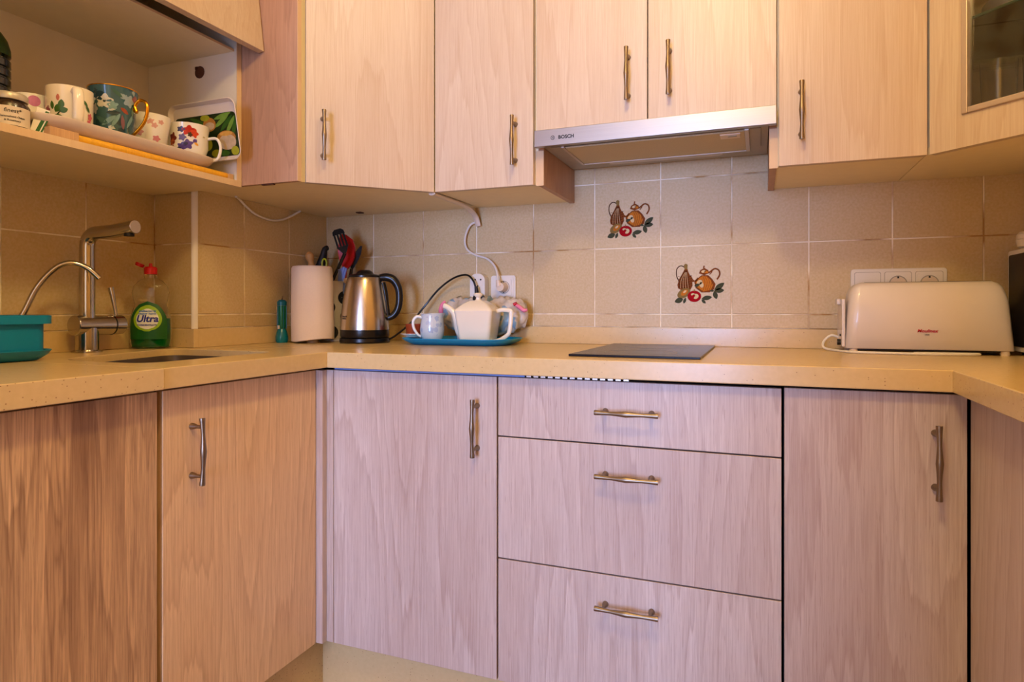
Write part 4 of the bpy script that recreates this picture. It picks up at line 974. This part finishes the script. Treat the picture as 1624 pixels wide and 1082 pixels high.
# ------------------------------------------------------------------ things in the open wall cabinet
SZ = 1.3572
t = thing('bamboo_rack', 'low wooden rack with yellow bamboo rods under the mug tray', 'rack', (.1, -.85, SZ))
link('end_block', B().box(.02, .178, -1.103, -1.045, SZ+.0002, SZ+.0175), 'block_wood', t, bevel=.001)
link('end_block', B().box(.02, .172, -.640, -.622, SZ+.0002, SZ+.0155), 'block_wood', t, bevel=.001)
for x in (.163, .12, .075, .03):
    link('rod', B().tube([(x, -1.0445, SZ+.0088), (x, -.95, SZ+.0092), (x, -.8, SZ+.0088), (x, -.6405, SZ+.0088)], [.0085, .0088, .0085, .0085], 14), 'bamboo', t)
# mug tray: long, slim, rounded
b = B()
def TR(off, z, r):
    out = []
    for x, y in rrect(-.010-off, .160+off, -1.118-off, -.678+off, r, 8):
        e = abs((y+.885)/.235); out.append((x, y, z + .004*(e**3 if off > 0.005 else 0)*0))
    return out
b.loft([TR(-.006, 1.3755, .05), TR(0, 1.377, .055), TR(.014, 1.388, .065), TR(.022, 1.398, .072), TR(.022, 1.400, .072), TR(.019, 1.400, .07), TR(.011, 1.390, .062), TR(-.004, 1.3805, .05), TR(-.02, 1.3798, .04)])
tag(link('mug_tray', b, 'melamine', angle=40), 'long off-white oval-cornered tray carrying the mugs', 'tray')
TZ = 1.3812
def mug(name, label, x, y, prof, mat, hang, hm, hp, hr=.0045, rim=None, tilt=None, flat=1.6):
    t = thing(name, label, 'mug', (x, y, TZ), math.radians(hang), group='mugs on the tray in the open wall cabinet')
    if tilt: t.rotation_euler = tilt
    R = [(0, 0)] + prof; inner = [(max(r-.003, 0), max(z, .005)) for r, z in reversed(prof)] + [(0, .005)]
    link('body', B().lathe(R+inner, seg=44), mat, t, world=False, angle=50)
    link('handle', B().tube(hp, hr, 12, smooth=5, flat=flat, up=(0, 1, 0)), hm, t, world=False)
    if rim: link('rim', B().tube([(rim[0]*math.cos(2*PI*i/44), rim[0]*math.sin(2*PI*i/44), rim[1]) for i in range(45)], .0013, 6), 'gold', t, world=False, label='gilded rim')
    return t
HP = lambda r, z0, z1, o: [(r-.002, 0, z1), (r+o*.7, 0, z1+.003), (r+o, 0, (z0+z1)/2+.008), (r+o*.75, 0, z0+.006), (r-.002, 0, z0)]
def prad(prof, z):
    for (r0, z0), (r1, z1) in zip(prof, prof[1:]):
        if z0 <= z <= z1: return r0+(r1-r0)*(z-z0)/(z1-z0+1e-9)
    return prof[-1][0]
PRN = {}
def decals(t, prof, items, hang, name='painted_flower', base=-34):
    """items: (angle off the room-facing side, z, half width, half height, rotation, colour, shape)"""
    for li, (a, z, w, h, rot, c, shp) in enumerate(items):
        b = B(); lift = .0004+.00006*li
        def put(pts):
            vs = []
            for x, y in pts:
                zz = z+x*math.sin(rot)+y*math.cos(rot); dx = x*math.cos(rot)-y*math.sin(rot); rr = prad(prof, zz)
                aa = math.radians(base-hang+a)+dx/rr; vs.append(((rr+lift)*math.cos(aa), (rr+lift)*math.sin(aa), zz))
            b.add(vs, [(0, k, k+1) for k in range(1, len(vs)-1)]+[(0, len(vs)-1, 1)])
        if shp == 'o': put([(0, 0)]+[(w*math.cos(2*PI*k/18), h*math.sin(2*PI*k/18)) for k in range(18)])
        elif shp == 'leaf': put([(0, 0)]+[(w*math.cos(2*PI*k/16), h*math.sin(2*PI*k/16)*abs(math.sin(PI*k/16+PI/2))**0 * (1-.55*abs(math.cos(2*PI*k/16))**3)) for k in range(16)])
        elif shp == 'fl':
            put([(0, 0)]+[(w*(.84+.16*math.cos(5*2*PI*k/48))*math.cos(2*PI*k/48), h*(.84+.16*math.cos(5*2*PI*k/48))*math.sin(2*PI*k/48)) for k in range(48)])
        if c not in PRN: PRN[c] = plain('print_%d_%d_%d' % c, srgb(*c), .25, noise=.12, scale=160)
        link(name if shp != 'leaf' else 'painted_leaf' if name == 'painted_flower' else name, b, PRN[c], t, world=False)
GR, DG, PK, RD = (64, 104, 40), (34, 62, 30), (214, 104, 120), (186, 36, 28)
pf = [(.030, 0), (.036, .004), (.037, .03), (.037, .086)]
t = mug('dotted_mug', 'white mug with green and pink spots, leftmost on the tray', .028, -1.043, pf, 'white_china', -75, 'white_china', HP(.036, .02, .068, .022))
decals(t, pf, [(-50, .068, .012, .012, 0, (84, 108, 88), 'o'), (6, .070, .0115, .0115, 0, (206, 122, 178), 'o'), (-42, .040, .011, .011, 0, (146, 60, 104), 'o'), (-6, .036, .010, .010, 0, (150, 160, 190), 'o'), (52, .064, .011, .011, 0, (200, 160, 205), 'o'), (100, .05, .011, .011, 0, (84, 108, 88), 'o'), (-100, .06, .011, .011, 0, (206, 122, 178), 'o'), (180, .05, .011, .011, 0, (206, 122, 178), 'o')], -75, 'painted_dot')
pf = [(.034, 0), (.040, .004), (.0425, .03), (.0435, .098)]
t = mug('rose_mug', 'cream mug with pink rose sprigs and its handle facing the room', .112, -1.020, pf, 'china', -20, 'china', HP(.0425, .016, .084, .022), .0062)
decals(t, pf, [(-62, .045, .008, .010, 0, (150, 66, 84), 'fl'), (-66, .030, .008, .009, 0, (170, 80, 92), 'fl'), (-28, .048, .010, .007, 1.0, GR, 'leaf'), (-20, .056, .010, .006, 1.5, GR, 'leaf'), (-14, .044, .008, .006, .4, GR, 'leaf'), (-44, .054, .009, .004, 1.7, GR, 'leaf'), (-30, .034, .011, .0014, .9, DG, 'o'), (-28, .070, .0035, .007, 0, (206, 120, 104), 'leaf'),
    (-30, .030, .010, .005, .1, GR, 'leaf'), (40, .066, .008, .003, -.9, GR, 'leaf'), (47, .056, .008, .0032, -1.0, GR, 'leaf'), (56, .040, .007, .009, 0, PK, 'fl'), (52, .028, .006, .006, 0, PK, 'fl'), (130, .05, .010, .010, 0, PK, 'fl')], -20)
pf = [(.028, 0), (.036, .003), (.039, .02), (.0445, .06), (.046, .098), (.0505, .128)]
t = mug('teal_mug', 'dark teal flowered mug with a gold scrolled handle', .112, -.921, pf, 'tealfl', 22, 'gold',
    [(.040, 0, .092), (.054, 0, .080), (.050, 0, .095), (.062, 0, .108), (.078, 0, .096), (.072, 0, .060), (.050, 0, .032), (.038, 0, .024)], .0036, (.0505, .1285), flat=1.2)
WH, PT_, DT = (206, 204, 196), (120, 158, 160), (26, 56, 66)
decals(t, pf, [(-36, .104, .012, .010, .5, DT, 'leaf'), (-24, .092, .0185, .0165, .2, WH, 'fl'), (-24, .092, .003, .003, 0, DT, 'o'), (-4, .084, .012, .010, .4, PT_, 'fl'), (-52, .075, .008, .013, 0, (170, 166, 170), 'fl'), (38, .100, .014, .015, 0, (150, 170, 184), 'fl'), (26, .076, .010, .0045, -.6, (150, 70, 40), 'leaf'),
    (-14, .050, .018, .005, .7, PT_, 'leaf'), (4, .052, .018, .004, 1.1, PT_, 'leaf'), (-32, .050, .015, .005, -.6, (70, 110, 110), 'leaf'), (22, .050, .016, .004, 1.7, (130, 90, 96), 'leaf'), (44, .056, .018, .004, 1.2, PT_, 'leaf'), (6, .112, .013, .004, -.6, (60, 100, 86), 'leaf'), (52, .080, .012, .004, 1.5, (120, 150, 130), 'leaf'), (-2, .068, .014, .004, .1, DT, 'leaf')], 22)
pf = [(.024, 0), (.028, .003), (.026, .010), (.040, .032), (.045, .064), (.050, .098)]
t = mug('pink_teacup', 'pale teacup with faint pink flowers beside the teal mug', .098, -.820, pf, 'white_china', 200, 'white_china', HP(.040, .03, .07, .02), .003)
FP = (222, 168, 156)
decals(t, pf, [(0, .078, .010, .006, .5, FP, 'fl'), (12, .070, .008, .007, 0, FP, 'fl'), (30, .080, .008, .006, 0, FP, 'fl'), (-30, .052, .010, .010, 0, (206, 150, 160), 'fl'), (20, .040, .010, .008, 0, (206, 130, 140), 'fl'), (-10, .086, .007, .002, .3, FP, 'leaf')], 200)
pf = [(.028, 0), (.034, .003), (.035, .012), (.046, .044), (.0465, .082), (.050, .100)]
t = mug('poppy_teacup', 'white cup with red and violet flowers, rightmost on the tray', .116, -.717, pf, 'white_china', 34, 'white_china', HP(.045, .014, .070, .032), .0038, flat=1.3)
VI = (88, 66, 140)
decals(t, pf, [(-58, .060, .012, .016, 0, (120, 50, 36), 'fl'), (-60, .050, .009, .010, 0, (190, 90, 50), 'fl'), (-30, .082, .010, .008, 0, (70, 70, 110), 'fl'), (-8, .080, .017, .013, .3, RD, 'fl'), (8, .074, .011, .012, 0, (196, 60, 34), 'fl'), (-4, .070, .006, .007, 0, (60, 30, 20), 'fl'), (-26, .062, .010, .010, 0, (110, 96, 150), 'fl'), (-12, .045, .015, .013, .4, VI, 'fl'), (-28, .040, .012, .009, 0, VI, 'fl'), (-16, .046, .006, .004, .4, (40, 26, 70), 'leaf'),
    (10, .055, .006, .005, .8, VI, 'leaf'), (14, .048, .006, .003, -.6, (226, 160, 60), 'leaf'), (-46, .032, .012, .004, .3, DG, 'leaf'), (-36, .026, .008, .003, -.5, (70, 90, 60), 'leaf'), (40, .070, .004, .002, 0, (206, 190, 150), 'leaf')], 34)
# picture tray leaning on the side panel
t = thing('picture_tray', 'white-rimmed tray with a green lime picture leaning in the cabinet corner', 'tray', (.1, -.66, 1.40))
X = Matrix.Translation((.02, -.652, 1.4015)) @ Matrix.Rotation(math.radians(10), 4, 'X') @ Matrix(((1, 0, 0, 0), (0, 0, -1, 0), (0, 1, 0, 0), (0, 0, 0, 1)))
def PT(off, z, r): return [(x, y, z) for x, y in rrect(-.02-off, .205+off, -off+.008, .155+off, r, 8)]
b = B(); b.loft([PT(-.004, -.012, .018), PT(.004, -.001, .024), PT(.0055, .0, .025), PT(.004, .0012, .024), PT(-.004, -.009, .018), PT(-.012, -.0095, .014)], X=X)
link('tray_body', b, 'melamine', t, angle=40)
b = B().mat(0).prism(rrect(-.012, .199, .014, .126, .012, 5), -.0094, -.0086, X); rp = random.Random(5)
def pel(cx, cy, rx, ry, rot, m, lift):
    b.mat(m); pts = []
    for k in range(20):
        a = 2*PI*k/20; x = rx*math.cos(a); y = ry*math.sin(a)*(1-.45*abs(math.cos(a))**3 if m in (1, 2) else 1)
        px = min(max(cx+x*math.cos(rot)-y*math.sin(rot), -.011), .198); py = min(max(cy+x*math.sin(rot)+y*math.cos(rot), .015), .125); pts.append((px, py, -.0086+lift))
    b.add(pts, [tuple(range(20))], X)
L_ = .0002
for k, (x, y, a) in enumerate([(.150, .105, .5), (.165, .098, .7), (.178, .092, .9), (.190, .085, 1.2), (.155, .118, .2), (.02, .08, .8), (.04, .05, .3), (.07, .11, -.4), (.06, .03, .5)]):
    pel(x, y, .030, .006, a, 1+k % 2, L_); L_ += .00005
for (x, y, rx, ry, m) in ((.108, .100, .022, .018, 4), (.108, .096, .017, .010, 3), (.095, .118, .016, .008, 5), (.160, .062, .032, .018, 4), (.162, .050, .030, .020, 3), (.160, .072, .022, .006, 6), (.120, .024, .017, .010, 5), (.150, .022, .016, .008, 2), (.185, .026, .013, .012, 5), (.03, .1, .02, .016, 4), (.09, .05, .02, .018, 5)):
    pel(x, y, rx, ry, 0, m, L_); L_ += .00005
link('picture', b, [plain('picture_%d' % k, srgb(*c), .35, noise=.2, scale=90) for k, c in enumerate(((22, 44, 12), (120, 160, 60), (52, 100, 28), (206, 180, 146), (188, 126, 52), (170, 172, 40), (226, 170, 80)))], t)
# jar, bottle, sachet on left
t = thing('spice_jar', 'glass jar with a cream label reading finest at the left end of the shelf', 'jar', (.135, -1.152, SZ), math.radians(68))
link('glass_body', B().lathe([(0, 0), (.030, 0), (.033, .003), (.033, .045), (.029, .052), (.026, .055), (0, .055)], seg=36), 'herbs', t, world=False)
link('lid', B().lathe([(0, .0555), (.0295, .0555), (.030, .0575), (.030, .066), (.028, .069), (0, .069)], seg=36), 'jar_lid', t, world=False)
jr = lambda z: .0333
curved_label(jr, .022, .018, 1.15, 1, 1, .0004, 'jar_label', 'label', lambda s: 1, t)
wrap_text('lettering', 'finest*', .0105, .028, 'black_print', t, 1, 1, .0009, 0, .15, jr)
wrap_text('lettering', 'Caramelised Onion', .0052, .018, 'black_print', t, 1, 1, .0009, 0, 0, jr)
wrap_text('lettering', '& Rosemary', .0052, .011, 'black_print', t, 1, 1, .0009, 0, 0, jr)
t = thing('oil_bottle', 'tall dark ribbed bottle with green shoulder at the left frame edge', 'bottle', (-.045, -1.086, SZ))
prof = [(0, 0), (.036, 0), (.038, .004)]
for i in range(9): z = .01+i*.0205; prof += [(.038, z), (.038, z+.013), (.0345, z+.0155), (.0345, z+.018)]
prof += [(.038, .198), (0, .198)]
link('ribbed_body', B().lathe(prof, seg=40), 'dkglass', t, world=False, angle=30)
link('shoulder', B().lathe([(0, .1985), (.038, .1985), (.0375, .212), (.032, .232), (.022, .248), (.014, .256), (.014, .285), (0, .285)], seg=40), 'green_top', t, world=False)
b = B()
for i in range(5): b.box(.0015, .0015+.0005, -.0062+i*0, .0062, .03+i*.03, .045+i*.03)
t = thing('tea_sachet', 'small green and white striped sachet tucked between jar and mugs', 'sachet', (.15, -1.113, SZ), math.radians(55))
b = B().mat(0)  .box(-.011, .011, -.002, .002, .001, .055, Matrix.Rotation(math.radians(14), 4, 'Y'))
link('packet', b, 'white_china', t, world=False, bevel=.001)
b = B().box(-.003, .003, -.0027, -.0020, .004, .052, Matrix.Rotation(math.radians(22), 4, 'Y')).box(.005, .008, -.0027, -.002, .004, .050, Matrix.Rotation(math.radians(22), 4, 'Y'))
link('stripe', b, 'green_label', t, world=False)

# ------------------------------------------------------------------ things in the glass cabinet
for i in range(6):
    z = 1.6182+.0 + .050 + i*.0095
    o = link('dinner_plate', B().lathe([(0, 0), (.055, 0), (.058, .004), (.100, .015), (.102, .017), (.100, .018), (.057, .007), (0, .004)], (2.075, -.265, z), 44), 'white_china')
    tag(o, ['lowest dinner plate of the pile in the bowl behind the glass door', 'dinner plate one up from the bottom of the pile behind glass', 'dinner plate third from the bottom of the pile behind glass',
            'dinner plate fourth from the bottom of the pile behind glass', 'dinner plate second from the top of the pile behind glass', 'topmost dinner plate of the pile behind the glass door'][i], 'plate', 'plates on the glass shelf')
o = link('serving_bowl', B().lathe([(0, 0), (.045, 0), (.048, .004), (.090, .030), (.112, .055), (.118, .060), (.110, .058), (.086, .034), (.045, .007), (0, .006)], (2.075, -.265, 1.6182), 48), 'white_china')
tag(o, 'wide white bowl on the glass shelf holding the pile of plates', 'bowl')
for j, (x, y) in enumerate(((1.975, -.300), (2.045, -.320))):
    o = link('tumbler', B().lathe([(0, 0), (.026, 0), (.028, .003), (.030, .060), (.034, .172), (.0325, .172), (.0285, .060), (.0265, .012), (0, .010)], (x, y, 1.3652), 36), 'tglass')
    tag(o, ['clear drinking glass nearer the hinge side behind the glass door', 'clear drinking glass nearer the right edge behind the glass door'][j], 'glass', 'tumblers in the glass cabinet')

# ------------------------------------------------------------------ lamp fitting and window (outside the frame)
t = thing('ceiling_light', 'round white ceiling lamp above the kitchen floor', 'lamp', (1.30, -.93, 2.45))
link('fitting', B().lathe([(0, 0), (.06, 0), (.06, -.02), (.02, -.03), (.012, -.12), (0, -.12)][::-1], (1.30, -.93, 2.449), 28), 'white_pl', t)
win = link('window_1', B().box(.45, .50, -6.28, -6.22, 0, 2.1).box(1.60, 1.65, -6.28, -6.22, 0, 2.1).box(.5, 1.60, -6.28, -6.22, 2.05, 2.1).box(.5, 1.60, -6.28, -6.22, 0, .05), 'white_pl', kind='structure')
